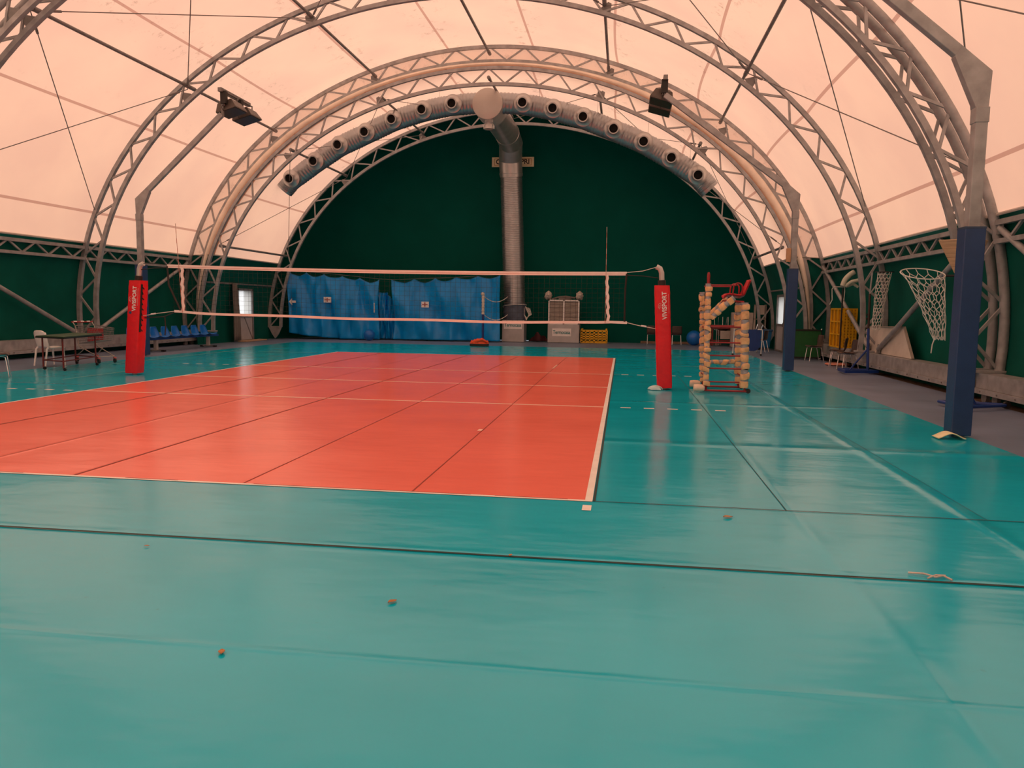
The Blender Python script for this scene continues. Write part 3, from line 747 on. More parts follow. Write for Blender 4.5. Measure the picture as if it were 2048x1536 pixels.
# ------------------------------------------------------------------ umpire stand wrapped in foam
ump = thing('umpire_stand', 'tall red umpire chair with legs wrapped in taped tan foam', 'umpire chair', (6.6, 0, 0))
def wrapped(p0, p1, r, seed, parent, name='foam_wrap', seg=.12):
    rnd = random.Random(seed); p0 = Vector(p0); p1 = Vector(p1); L = (p1-p0).length; n = max(2, int(L/seg)); m = MB()
    d = (p1-p0)/L; u = Vector((0, 1, 0)) if abs(d.y) < .9 else Vector((1, 0, 0)); X = d.cross(u).normalized(); Y = d.cross(X); K = 16
    cuts = [0]
    for i in range(n-1): cuts.append(L*(i+1+rnd.uniform(-.22, .22))/n)
    cuts.append(L)
    for i in range(n):
        a = cuts[i]; c = cuts[i+1]; b = a+(c-a)*rnd.uniform(.66, .82)
        off = X*rnd.uniform(-.012, .012)+Y*rnd.uniform(-.01, .01); rr = r*rnd.uniform(.90, 1.12); ph = rnd.uniform(-.25, .25)
        skew = rnd.uniform(-.03, .03); fl = rnd.uniform(0, .18); fa = rnd.uniform(0, 6.28)
        prof = [(.70, a), (.93, a+.004), (1.02, a+(b-a)*.3), (1.05, a+(b-a)*.65), (.98, b-.006), (.72, b)]
        vs = []; fs = []
        for rad_, h in prof:
            for j in range(K):
                g = 2*PI*j/K; q = rad_*rr*(1/max(abs(math.cos(g+ph)), abs(math.sin(g+ph))))**.55*(1+fl*max(0, math.cos(g-fa))**3)
                vs.append(p0+d*(h+skew*math.cos(g-fa))+off+(X*math.cos(g)+Y*math.sin(g))*q)
        for e in range(5):
            for j in range(K): fs.append((e*K+j, e*K+(j+1) % K, (e+1)*K+(j+1) % K, (e+1)*K+j))
        m.add(vs, fs, 0, True)
        m.tube([p0+d*(b-.02)+off, p0+d*((b+c)/2), p0+d*(c+.014)], [r*.93, r*.86, r*.93], 12, 1)
    return m.build(name, [FOAM, TAPE], parent)
YF, YR = -.40, .42
xl, xr = 6.22, 6.90
def red(a, b, r=.018, name='rail'): return MB().cyl(a, b, r, 8).build(name, REDM, ump)
for y, xa in ((YF, 6.27), (YR, 6.29)):
    up = red((xa, y, .03), (6.24 if y < 0 else 6.215, y, 2.0 if y < 0 else 1.86), .02, 'upright'); wrapped((xa, y, .12), (6.24 if y < 0 else 6.215, y, 2.0 if y < 0 else 1.86), .056, 3 if y < 0 else 4, up)
    up = red((6.97, y, .03), (6.90, y, 1.66), .02, 'upright'); wrapped((6.965, y, .10), (6.905, y, 1.66), .074 if y < 0 else .062, 5 if y < 0 else 6, up, seg=.15)
    up = red((6.27, y, 1.36), (6.70, y, 1.76), .02, 'diagonal'); wrapped((6.30, y, 1.37), (6.70, y, 1.75), .058, 7 if y < 0 else 8, up)
    red((6.05, y, .035), (7.0, y, .035), .02, 'base_tube')
    MB().lathe((7.03, y, .045), (0, 1, 0), [(0, -.015), (.045, -.015), (.045, .015), (0, .015)], 16).build('wheel', BLACK, ump)
    MB().tube([(6.04, y, .075), (6.05, y, .075), (6.12, y-.01, .08), (6.20, y, .078), (6.24, y, .075)], [.05, .066, .070, .068, .05], 14).build('foam_foot', mat('pale_foot_foam', (.82, .66, .52), .85, 0, .1, 9, .3, 18), ump)
    if y < 0: MB().tube([(6.24, y, 1.98), (6.24, y, 2.16), (6.24, y, 2.22)], [.028, .030, .018], 10).build('handle_tip', REDM, ump)
    red((6.25, y, 1.985), (6.74, y, 1.985), .013, 'grab_rail')
    for z in (1.22, .93, .69, .45, .20) if y < 0 else (1.225,):
        red((6.29, y, z), (6.93, y, z), .014, 'rung')
for x, z in ((6.25, .30), (6.94, .30), (6.92, 1.2), (6.24, 1.2)): red((x, YF, z), (x, YR, z), .014, 'cross_tube')
cb = red((6.28, .42, .50), (6.93, .42, .50), .015, 'back_rung'); wrapped((6.34, .42, .52), (6.92, .42, .52), .045, 12, cb)
# seat bucket faces the net
m = MB()
def seatf(u, v):
    # u along profile from front lip to top of back, v across
    P = [(6.56, 1.745), (6.62, 1.79), (6.74, 1.78), (6.86, 1.76), (6.94, 1.80), (6.98, 1.90), (7.02, 2.0), (7.06, 2.10)]
    f = u*(len(P)-1); i = min(int(f), len(P)-2); f -= i
    x = P[i][0]+(P[i+1][0]-P[i][0])*f; z = P[i][1]+(P[i+1][1]-P[i][1])*f; c = abs(2*v-1)
    wd = .21*(1-.35*max(0, u-.6)/.4)
    return (x-.05*c*c*(u > .55), (v-.5)*2*wd, z+.05*c*c*(u < .55))
m.grid(seatf, 18, 8); m.build('seat', mat('seat_red', (.50, .006, .014), .35), ump, 0, True, .022)
for y in (-.21, .21):
    MB().tube([(6.70, y, 1.75), (6.72, y, 1.93)]+[(6.80-.08*math.cos(a), y, 1.95+.08*math.sin(a)) for a in [PI*j/8 for j in range(9)]]+[(6.88, y, 1.80)], .014, 8).build('armrest', REDM, ump)
red((6.60, YF, 1.70), (6.60, YR, 1.70), .016, 'seat_bearer'); red((6.88, YF, 1.68), (6.88, YR, 1.68), .016, 'seat_bearer'); red((6.58, -.2, 1.71), (6.92, -.2, 1.69), .014, 'seat_bearer'); red((6.58, .2, 1.71), (6.92, .2, 1.69), .014, 'seat_bearer')

# ------------------------------------------------------------------ heating duct
duct = thing('air_duct', 'silver air duct with a tall riser and arched nozzle pipe under the roof', 'duct', (-.05, 18.9, .95))
NZ = [(-7.93, 6.29), (-6.97, 6.93), (-6.01, 7.51), (-4.97, 7.96), (-3.93, 8.40), (-2.79, 8.72), (-1.67, 8.91), (.92, 8.88), (2.01, 8.66), (3.10, 8.34), (4.19, 7.91), (5.25, 7.45), (6.23, 6.88), (7.17, 6.27)]
sc_ = lambda x, z, Y: (4.7047+(x-4.7047)*(Y+15.0998)/28.5998, 1.546+(z-1.546)*(Y+15.0998)/28.5998)
DYc = 13.35
ax_pts = [(-8.28, 5.94)]+NZ[:7]+[(-.4, 8.97)]+NZ[7:]+[(7.62, 5.80)]
ax3 = []
for i, (x, z) in enumerate(ax_pts):
    X, Z = sc_(x, z, DYc); ax3.append(Vector((X, DYc, Z-.06)))
def cr_spline(P, k=8):
    out = []
    for i in range(len(P)-1):
        p0 = P[max(0, i-1)]; p1 = P[i]; p2 = P[i+1]; p3 = P[min(len(P)-1, i+2)]
        for j in range(k):
            t = j/k
            out.append(.5*((2*p1)+(p2-p0)*t+(2*p0-5*p1+4*p2-p3)*t*t+(3*p1-p0-3*p2+p3)*t**3))
    return out+[P[-1]]
sp_ = cr_spline(ax3, 10)
sp_f = cr_spline(ax3, 40); rs = []
for i in range(len(sp_f)):
    k = i % 40; rs.append(.375 if (10 <= k <= 30 and (k//2) % 2 == 1) else .360)
MB().tube(sp_f, rs, 24, 0, False, True, True).build('distribution_pipe', DUCT, duct)
for (x, z) in NZ:
    X, Z = sc_(x, z, 12.98); o = Vector((X, 12.99, Z)); d = Vector((-.02, -1, -.16)).normalized()
    n = MB(); n.lathe(o, d, [(.30, -.10), (.30, .10), (.325, .11), (.325, .14), (.29, .15), (.19, .27), (.185, .36), (.15, .36), (.148, .15)], 24)
    nz = n.build('nozzle', DUCTS, duct)
    MB().lathe(o, d, [(.148, .15), (.148, .27), (0, .265)], 20).build('opening', HOLE, nz)
dx, dz = sc_(-.41, 8.89, 12.9)
MB().lathe((dx, 12.86, dz), (0, 1, 0), [(0, 0), (.52, 0), (.545, .02), (.545, 1.1), (.5, 1.12)], 40).build('drum', mat('drum_face', (.60, .58, .55), .45, .35, .05, 2), duct)
m = MB(); m.lathe((dx+.03, 13.1, dz-.45), (0, 0, -1), [(.15, 0), (.15, .16), (.165, .18), (.15, .20), (.17, .24), (.20, .28), (.20, .40), (.16, .40)], 24); m.build('drain_collar', DUCTS, duct)
# horizontal run, segmented elbow, riser
path = [Vector((dx, 13.6, dz)), Vector((dx+.05, 17.3, dz-.08)), Vector((dx+.07, 18.25, dz-.28)), Vector((-.32, 18.82, dz-.86)), Vector((-.30, 18.95, dz-1.5))]
for a, b in zip(path[:-1], path[1:]):
    d_ = (b-a).normalized()
    MB().tube([a-d_*.06, a, b, b+d_*.06], [.50, .50, .50, .50], 32).build('elbow_segment', DUCTS, duct)
    if a is not path[0]: MB().lathe(a, d_, [(.50, -.03), (.515, -.022), (.515, .022), (.50, .03)], 32).build('joint_band', DUCTS, duct)
rp_ = []; rr_ = []
zt0 = dz-1.45; nrib = 74
for i in range(nrib):
    for q, r_ in ((0, .470), (.62, .470), (.70, .486), (.92, .486)):
        f = (i+q)/nrib; z = zt0+(1.62-zt0)*f; rp_.append(Vector((-.30+.23*f, 18.95-.05*f, z))); rr_.append(r_)
MB().tube(rp_, rr_, 36).build('riser', DUCT, duct)
MB().lathe((-.305, 18.95, zt0+.05), (0, 0, -1), [(.49, 0), (.515, .03), (.515, .10), (.49, .13)], 36).build('joint_band', DUCTS, duct)
m = MB(); m.tube([Vector((-.07, 18.9, 1.66)), Vector((-.06, 18.9, 1.5)), Vector((-.055, 18.9, 1.3)), Vector((-.055, 18.9, 1.15)), Vector((-.05, 18.9, .94))], [.50, .495, .52, .50, .47], 32)
m.build('canvas_sleeve', mat('sleeve_canvas', (.09, .12, .17), .8, 0, .2, 4, .5, 9), duct)
m = MB()
m.tube([(-.055+.52*math.cos(a), 18.9+.52*math.sin(a), 1.45+.18*math.cos(a*.5+.4)) for a in [2*PI*i/24-PI for i in range(24)]], .014, 6, 0, True)
for k in range(5): m.tube([(.46+.05*k, 18.5, 1.55-.02*k), (.62+.03*k, 18.5, 1.2), (.52, 18.5, .95+.03*k), (.42, 18.5, 1.2), (.44, 18.5, 1.5)], .014, 6)
m.build('rope', ROPE, duct)
bx = MB(); bx.box2((-.54, 18.42, 0), (.43, 19.35, .95)); box_ = bx.build('base_box', GREY, duct, .01)
pl = MB(); pl.box2((-.46, 18.405, .56), (.34, 18.42, .90)); pl_ = pl.build('name_plate', WHITE, box_)
text('Termocasa', .21, frame((-.06, 18.40, .73), (1, 0, 0), (0, 0, 1)), TEALT, pl_, 'lettering', .002, .78)
for xx in (-7.6, -5.5, -3.4, -2.2, 1.5, 3.6, 5.4, 6.9):
    X, Z = sc_(xx, 0, DYc)
    zc = min(sp_, key=lambda p: abs(p.x-X)).z
    MB().cyl((X, DYc, zc+.34), (X, DYc, zc+1.0 if abs(xx) < 4 else zc+1.6), .005, 5).build('hanger_wire', STEELD, duct)

heat = thing('heater_cabinet', 'grey heater cabinet with white louvred grille, right of the duct base', 'heater', (2.14, 18.9, 0))
MB().box2((1.46, 18.5, 0), (2.83, 19.3, .80)).build('body', GREY, heat, .012)
MB().box2((1.50, 18.62, .80), (2.79, 19.25, 1.84)).build('grille_back', mat('grille_dark', (.10, .08, .06), .7), heat)
m = MB()
for x0, x1 in ((1.47, 1.53), (2.11, 2.18), (2.76, 2.82)): m.box2((x0, 18.52, .80), (x1, 18.62, 1.86))
for z in (.80, 1.80): m.box2((1.47, 18.52, z), (2.82, 18.62, z+.06))
m.build('grille_frame', WPAINT, heat, .004)
for x0, x1 in ((1.54, 2.10), (2.19, 2.75)):
    m = MB()
    for k in range(17): m.box(((x0+x1)/2, 18.57, .90+k*.055), (x1-x0, .06, .012), Matrix.Rotation(.6, 3, 'X'))
    m.build('louvre', mat('louvre_slat', (.50, .46, .42), .5), heat)
m = MB(); m.box2((1.66, 18.485, .28), (2.48, 18.50, .62)); pl_ = m.build('name_plate', WHITE, heat)
text('Termocasa', .215, frame((2.07, 18.48, .45), (1, 0, 0), (0, 0, 1)), TEALT, pl_, 'lettering', .002, .78)
for x, label in ((1.44, 'crumpled white cloth bundle on the top left corner of the heater'), (2.80, 'crumpled white cloth bundle on the top right corner of the heater')):
    m = MB(); m.grid(lambda u, v, x=x: (x+(.17+.03*math.sin(9*u*PI+v*7))*math.sin(v*PI)*math.cos(2*PI*u), 18.85+(.28+.03*math.sin(7*u))*math.cos(v*PI), 2.04+(.19+.03*math.sin(5*u*2*PI))*math.sin(v*PI)*math.sin(2*PI*u)), 20, 12)
    tag(m.build('cloth_bundle', TRAY), label, 'cloth', 'cloth bundles on the heater')
m = MB(); m.tube([(1.6, 18.8, 1.88), (1.9, 18.8, 1.97), (2.2, 18.8, 2.0), (2.6, 18.8, 1.94)], .045, 8); m.tube([(1.9, 18.75, 1.89), (2.1, 18.75, 1.9), (2.45, 18.75, 1.92)], .06, 8)
tag(m.build('rolled_net', GREYC), 'rolled net lying along the top of the heater', 'rolled net')

# sign half hidden by the riser
sgn_ = thing('wall_sign', 'cream lettered sign on the end wall, partly hidden behind the riser', 'sign', (-.33, 19.62, 7.92))
MB().box2((-1.27, 19.60, 7.71), (.61, 19.64, 8.13)).build('panel', CREAMS, sgn_)
m = MB()
for a, b in (((-1.16, 19.59, 8.05), (.50, 19.60, 8.07)), ((-1.16, 19.59, 7.77), (.50, 19.60, 7.79)), ((-1.16, 19.59, 7.77), (-1.14, 19.60, 8.07)), ((.48, 19.59, 7.77), (.50, 19.60, 8.07))): m.box2(a, b)
m.build('border', mat('sign_border', (.45, .25, .06), .5), sgn_)
text('C', .30, frame((-.99, 19.59, 7.92), (1, 0, 0), (0, 0, 1)), BLACK, sgn_); text('PRI', .30, frame((.22, 19.59, 7.92), (1, 0, 0), (0, 0, 1)), BLACK, sgn_)

# ------------------------------------------------------------------ blue storage curtains
def curtain(label, x0, x1, ya, yb, zl, zr, nsc, seed, zbot):
    root = thing('tarpaulin_curtain', label, 'curtain', ((x0+x1)/2, (ya+yb)/2, .05))
    rnd = random.Random(seed); ph = [rnd.uniform(0, 6) for _ in range(6)]
    def fn(u, v):
        x = x0+(x1-x0)*u; top = zl+(zr-zl)*u
        s = abs(math.sin(u*nsc*PI)); top -= .14*s**.8*(1+.3*math.sin(u*7+ph[0]))
        zb0 = zbot(u); z = zb0+(top-zb0)*v
        y = ya+(yb-ya)*u
        peg = .5-.5*math.cos(u*nsc*2*PI)
        y += .08*math.sin(u*nsc*2*PI+ph[1])*(.4+.6*v)+.05*math.sin(u*31+ph[2]+v*4.5)+.07*math.sin(u*12+v*5+ph[3])+.025*math.sin(u*57+ph[4]-v*6)*(1-.5*v)+.035*math.sin(v*9+u*14+ph[5])*(1-v)
        y -= .10*math.sin(PI*v)*peg+.06*math.sin((u*nsc % 1)*PI)*math.exp(-((v-.72)/.18)**2)
        x += .03*math.sin(v*5+u*40)
        return (x, y, z)
    m = MB(); m.grid(fn, 150, 44); o = m.build('sheet', BLUE, root, 0, False, .006)
    m = MB()
    m.tube([fn(i/150, 1) for i in range(151)], .012, 5); m.build('hem', mat('curtain_hem', (.03, .22, .50), .5), root)
    return root, fn
def sticker(root, fn, u, v, w_, h_, cross=True):
    p = Vector(fn(u, v)); m = MB(); m.box((p.x, p.y-.13, p.z), (w_, .006, h_)); s = m.build('notice', WHITE, root)
    m = MB(); m.box((p.x-.01, p.y-.135, p.z), (w_*.75, .004, h_*.16)); m.box((p.x-.01, p.y-.1355, p.z), (w_*.16, .004, h_*.72)); m.build('print', mat('notice_print', (.35, .10, .12), .6), s)
r1, f1 = curtain('blue tarpaulin curtain with a white arrow, left of the gap', -9.86, -5.9, 17.25, 17.75, 2.96, 2.62, 5, 1, lambda u: .27-.24*min(1, u*1.8)**.7)
sticker(r1, f1, .44, .62, .34, .24)
p = f1(.07, .55); m = MB(); q = Vector((p[0], p[1]-.14, p[2]))
m.prism([q+Vector((-.15, 0, 0)), q+Vector((0, 0, .15)), q+Vector((0, 0, .05)), q+Vector((.17, 0, .05)), q+Vector((.17, 0, -.05)), q+Vector((0, 0, -.05)), q+Vector((0, 0, -.15))][::-1], (0, 1, 0), .005); m.build('arrow', WHITE, r1)
p = f1(.97, .55); MB().box((p[0], p[1]-.12, p[2]), (.035, .01, .42)).build('reflective_strip', WHITE, r1)
r2, f2 = curtain('wider blue tarpaulin curtain hanging between the gap and the duct base', -5.28, -.56, 17.8, 17.9, 2.62, 2.86, 5, 2, lambda u: .04)
sticker(r2, f2, .31, .62, .33, .25)
r3, f3 = curtain('narrow dark blue curtain bunched in the gap between the two curtains', -6.15, -5.25, 18.25, 18.2, 2.3, 1.9, 2, 3, lambda u: .04)
# rail wire the curtains hang from
tag(MB().tube([(-10.0, 17.3, 3.0), (-7.8, 17.52, 2.84), (-5.9, 17.76, 2.66), (-5.2, 17.8, 2.64), (-2.8, 17.86, 2.74), (-.5, 17.9, 2.90)], .008, 5).build('hanging_wire', STEELD), 'taut wire that the blue curtains hang from', 'wire')
def gym_ball(c, r, label):
    tag(MB().sphere(c, r, 32).build('exercise_ball', BLUEP), label, 'ball')
gym_ball((-6.12, 17.05, .24), .245, 'blue exercise ball resting against the left blue curtain')
gym_ball((7.72, 18.7, .31), .32, 'blue exercise ball beside the brown chair near the red table')
# post with rope
post = thing('rope_post', 'slim blue post with white wrapped top and ropes before the curtain', 'post', (-1.08, 16.7, 0))
MB().cyl((-1.08, 16.7, .0), (-1.08, 16.7, 1.22), .05, 12).build('pole', BLUEM, post)
m = MB(); m.tube([(-1.08, 16.7, 1.2+i*.05) for i in range(17)], [.06+.012*math.sin(i*2.4) for i in range(17)], 12); m.sphere((-1.1, 16.7, 2.04), .08, 12); m.build('white_wrap', TRAY, post)
MB().lathe((-1.08, 16.7, 0), (0, 0, 1), [(0, .04), (.2, .03), (.2, 0), (0, 0)], 20).build('base', BLACK, post)
for z in (1.98, 1.22): MB().tube([(-1.08+.9*t, 16.7+.9*t, z-.30*4*t*(1-t)*.8-.03*t+(.0)) for t in [i/12 for i in range(13)]], .014, 6).build('rope', ROPE, post)
# orange bundle
ob = thing('orange_bundle', 'heap of orange fabric on a black tray at the far court edge', 'fabric heap', (-.8, 14.35, 0))
MB().box2((-1.14, 14.2, 0), (-.44, 14.55, .09)).build('tray', BLACK, ob, .01)
m = MB(); m.grid(lambda u, v: (-.8+(.36+.05*math.sin(6*PI*u))*math.cos(2*PI*u)*math.sin(v*PI/2+.001), 14.37+.18*math.sin(2*PI*u)*math.sin(v*PI/2+.001), .09+.15*math.cos(v*PI/2)*(1+.35*math.cos(2*PI*u+1))+.05*math.sin(6*PI*u+v*9)*math.sin(v*PI)+.025*math.sin(14*PI*u-v*11)*math.sin(v*PI)), 40, 16); m.build('fabric', ORANGE, ob)
m = MB(); m.tube([(-1.05, 14.3, .14), (-.85, 14.22, .2), (-.65, 14.22, .26), (-.48, 14.32, .16)], [.05, .06, .06, .04], 10); m.build('fabric_roll', ORANGE, ob)
# yellow crate
def crate(name, label, c, size, R=0, mat_=YEL, rows=4, group=None):
    root = thing(name, label, 'crate', c, group); sx_, sy_, sz_ = size; rot = Matrix.Rotation(R, 3, 'Z')
    def wall(A, B_, H):
        A = Vector(A); B_ = Vector(B_); d = B_-A; L = d.length; d.normalize(); m = MB(); n = Vector((d.y, -d.x, 0))
        W = lambda s0, s1, z0, z1_: m.prism([Vector(c)+rot @ (A+d*s+Vector((0, 0, z))) for s, z in ((s0, z0), (s1, z0), (s1, z1_), (s0, z1_))], rot @ n, .02)
        W(0, L, 0, H*.14); W(0, L, H*.86, H)
        for k in range(1, rows): W(0, L, H*(.14+.72*k/rows)-.025*H/.6, H*(.14+.72*k/rows)+.025*H/.6)
        nc = max(3, int(L/.17))
        for k in range(nc+1):
            s = (L-.035)*k/nc; W(s, s+.035*(2 if k in (0, nc//2, nc) else 1), H*.05, H*.95)
        return m
    hx, hy = sx_/2, sy_/2
    for A, B_ in (((-hx, -hy, 0), (hx, -hy, 0)), ((hx, -hy, 0), (hx, hy, 0)), ((hx, hy, 0), (-hx, hy, 0)), ((-hx, hy, 0), (-hx, -hy, 0))):
        wall(A, B_, sz_).build('side_panel', mat_, root)
    m = MB(); m.box(Vector(c)+Vector((0, 0, .02)), (sx_-.03, sy_-.03, .03), rot); m.build('bottom', mat_, root)
    for s in (-1, 1):
        for t in (-1, 1):
            m = MB(); m.box(Vector(c)+rot @ Vector((s*(hx-.03), t*(hy-.03), sz_+.03)), (.06, .06, .07), rot); m.build('corner_lug', mat_, root)
    return root
crate('slatted_crate', 'yellow slatted plastic crate on the floor right of the heater', (3.46, 19.1, 0), (1.12, .7, .56))
m = MB(); m.grid(lambda u, v: (1.0+.42*(u-.5)*2, 19.1+.15*math.sin(u*9), .02+.34*math.sin(PI*u)*v*(1+.25*math.sin(17*u))), 16, 6)
tag(m.build('dark_sack', mat('maroon_cloth', (.06, .012, .016), .8, 0, .3), None, 0, False, .08), 'dark maroon sack slumped between the duct base and heater', 'sack')

# ------------------------------------------------------------------ chairs
def shell_chair(label, loc, rz, group='brown shell chairs', flip=False, dark=False):
    root = thing('shell_chair', label, 'chair', loc, group)
    P = [(-.20, .435), (-.17, .452), (-.05, .440), (.08, .430), (.165, .445), (.205, .52), (.225, .64), (.245, .76), (.25, .80)]
    def fn(u, v):
        f = u*(len(P)-1); i = min(int(f), len(P)-2); f -= i
        y = P[i][0]+(P[i+1][0]-P[i][0])*f; z = P[i][1]+(P[i+1][1]-P[i][1])*f; c = (2*v-1)
        wd = .215-.03*max(0, u-.85)/.15
        return (c*wd, y-.05*c*c*(u > .5)*min(1, (u-.5)*4), z+.025*c*c*(u < .6))
    MB().grid(fn, 24, 8).build('seat_shell', BROWN, root, 0, True, .014, local=True)
    for s in (-1, 1):
        MB().tube([(s*.19, -.20, .0), (s*.175, -.15, .405), (s*.17, -.10, .425), (s*.17, .0, .425)], .0115, 8).build('leg', CHROME, root, local=True)
        MB().tube([(s*.19, .24, .0), (s*.175, .15, .405), (s*.17, .10, .425), (s*.17, 0, .425)], .0115, 8).build('leg', CHROME, root, local=True)
    MB().tube([(-.17, 0, .42), (.17, 0, .42)], .010, 8).build('crossbar', CHROME, root, local=True)
    root.rotation_euler = (PI if flip else 0, 0, rz)
    return root
# rz: 0 faces -Y (the viewer); -PI/2 faces -X
shell_chair('brown shell chair nearest the green folded table', (10.55, 9.75, 0), -PI/2+.15)
shell_chair('dark brown shell chair between the yellow crate stack and hoop stand', (10.62, 7.35, 0), -PI/2-.35)
shell_chair('brown shell chair standing just behind the blue hoop stand base', (10.55, 6.15, 0), -PI/2+.1)
shell_chair('brown shell chair mostly hidden behind the right net post', (5.95, 19.0, 0), PI)
shell_chair('brown shell chair between the right net post and the blue ball', (7.0, 18.9, 0), PI)
shell_chair('brown shell chair just left of the far padded mast', (9.75, 14.4, 0), -PI/2-.5)
shell_chair('shell chair cut off by the left edge of the photo', (-7.62, -1.35, 0), 2.2)
for i, (x, rz, lb) in enumerate(((8.8, .3, 'left of two upturned chairs on the red table'), (9.3, -.2, 'right of two upturned chairs on the red table'))):
    shell_chair(lb, (x, 18.75, 1.22), rz, 'upturned chairs on the red table', True)
# white plastic chair
wc = thing('plastic_chair', 'white plastic chair at the end of the green table', 'chair', (-8.72, 1.45, 0))
P = [(-.21, .43), (-.19, .45), (-.05, .44), (.12, .435), (.19, .46), (.225, .60), (.255, .75), (.27, .84)]
def fn(u, v):
    f = u*(len(P)-1); i = min(int(f), len(P)-2); f -= i
    y = P[i][0]+(P[i+1][0]-P[i][0])*f; z = P[i][1]+(P[i+1][1]-P[i][1])*f; c = 2*v-1
    wd = .225*(1-.12*max(0, u-.86)/.14)
    return (c*wd, y-.03*c*c*(u > .55), z-.012*c*c*(u < .5)-(.05*c**4 if u > .95 else 0))
MB().grid(fn, 24, 10).build('seat_shell', WPLAST, wc, 0, True, .022, local=True)
for s in (-1, 1):
    MB().tube([(s*.21, -.22, 0), (s*.195, -.19, .40), (s*.19, -.15, .43)], [.018, .024, .028], 8).build('leg', WPLAST, wc, local=True)
    MB().tube([(s*.21, .26, 0), (s*.20, .20, .40), (s*.195, .16, .44)], [.018, .024, .028], 8).build('leg', WPLAST, wc, local=True)
wc.rotation_euler = (0, 0, PI-.32)
# green topped table on castors
tb_ = thing('folding_table', 'green topped table on dark red castor legs beside white chair', 'table', (-7.95, 1.12, 0))
cn = [(-8.09, .45), (-7.43, .24), (-7.78, 1.77), (-8.51, 2.03)]
d1 = Vector((.66, -.21, 0)).normalized(); d2 = Vector((-.38, 1.55, 0)).normalized()
tp = [Vector((*c, .735)) for c in cn]; ext = [tp[0]-d1*.13-d2*.12, tp[1]+d1*.13-d2*.12, tp[2]+d1*.13+d2*.18, tp[3]-d1*.13+d2*.18]
m = MB(); m.prism(ext, (0, 0, 1), .022); t_o = m.build('tabletop', mat('dark_green_top', (.02, .075, .03), .45, 0, .1), tb_)
m = MB()
for i in range(4): m.beam(ext[i]-Vector((0, 0, .01)), ext[(i+1) % 4]-Vector((0, 0, .01)), .025, .03)
m.build('edge_frame', BLACK, tb_)
for c in cn:
    l = MB().cyl((*c, .06), (*c, .735), .019, 10).build('leg', DRED, tb_)
    MB().lathe((c[0]+.03, c[1], .035), (0, 1, 0), [(0, -.014), (.035, -.014), (.035, .014), (0, .014)], 14).build('castor', BLACK, l)
for a, b in ((0, 1), (1, 2), (2, 3), (3, 0)): MB().cyl((*cn[a], .21), (*cn[b], .21), .014, 8).build('stretcher', DRED, tb_)
# shopping trolley
tr = thing('shopping_trolley', 'wire shopping trolley with red child seat flap behind the green table', 'trolley', (-8.55, 2.75, 0))
ux = Vector((.9, -.44, 0)).normalized(); uy = Vector((.44, .9, 0)).normalized(); oc = Vector((-8.45, 2.70, 0))
W = lambda a, b, z: oc+ux*a+uy*b+Vector((0, 0, z))
m = MB()
def bask(f, s): # f 0 rear..1 front, s 0 bottom..1 top
    a = -.48+f*.98; hw = (.27-.06*f)*(.75+.25*s); zb0 = .46+.12*f; zt_ = .92-.05*f
    return a, hw, zb0+(zt_-zb0)*s
for k in range(8):
    s = k/7
    for side_ in (-1, 1): m.tube([W(*(lambda q: (q[0], side_*q[1], q[2]))(bask(f/4, s))) for f in range(5)], .004 if 0 < k < 7 else .008, 5)
    for f in (0, 1):
        q = bask(f, s); m.tube([W(q[0], -q[1], q[2]), W(q[0], q[1], q[2])], .004 if 0 < k < 7 else .008, 5)
for k in range(15):
    f = k/14
    a = bask(f, 0); b = bask(f, 1)
    for side_ in (-1, 1): m.tube([W(a[0], side_*a[1], a[2]), W(b[0], side_*b[1], b[2])], .0035, 5)
    m.tube([W(a[0], -a[1], a[2]), W(a[0], a[1], a[2])], .0035, 5)
m.build('basket', STEELD, tr)
m = MB()
for s in (-1, 1):
    m.tube([W(-.62, s*.24, 1.0), W(-.50, s*.24, .9), W(-.42, s*.22, .5), W(-.38, s*.22, .40), W(.48, s*.20, .16), W(.5, s*.20, .12)], .012, 8)
    m.tube([W(-.1, s*.22, .36), W(-.40, s*.25, .18), W(-.44, s*.25, .12)], .012, 8)
m.tube([W(.5, -.2, .17), W(.5, .2, .17)], .01, 8)
m.build('chassis', mat('trolley_steel', (.4, .38, .34), .4, .5, .1), tr)
MB().tube([W(-.62, -.27, 1.0), W(-.62, .27, 1.0)], .018, 10).build('handle', REDM, tr)
for b in (-.18, 0, .15): MB().tube([W(-.62, b-.04, 1.012), W(-.62, b+.04, 1.012)], .019, 10).build('handle_label', WHITE, tr)
for z in (.80, .66, .56): MB().beam(W(.0, -.2, z), W(.0, .2, z), .015, .11 if z > .6 else .06).build('seat_flap', REDM, tr)
for a, b in ((.5, -.2), (.5, .2), (-.44, -.25), (-.44, .25)):
    wl = MB(); wl.lathe(W(a, b, .062), uy, [(0, -.016), (.06, -.016), (.06, .016), (0, .016)], 18); wl.build('wheel', BLACK, tr)
    MB().beam(W(a-.03, b, .13), W(a+.03, b, .13), .06, .03).build('wheel_fork', mat('pink_fork', (.6, .12, .12), .5), tr)
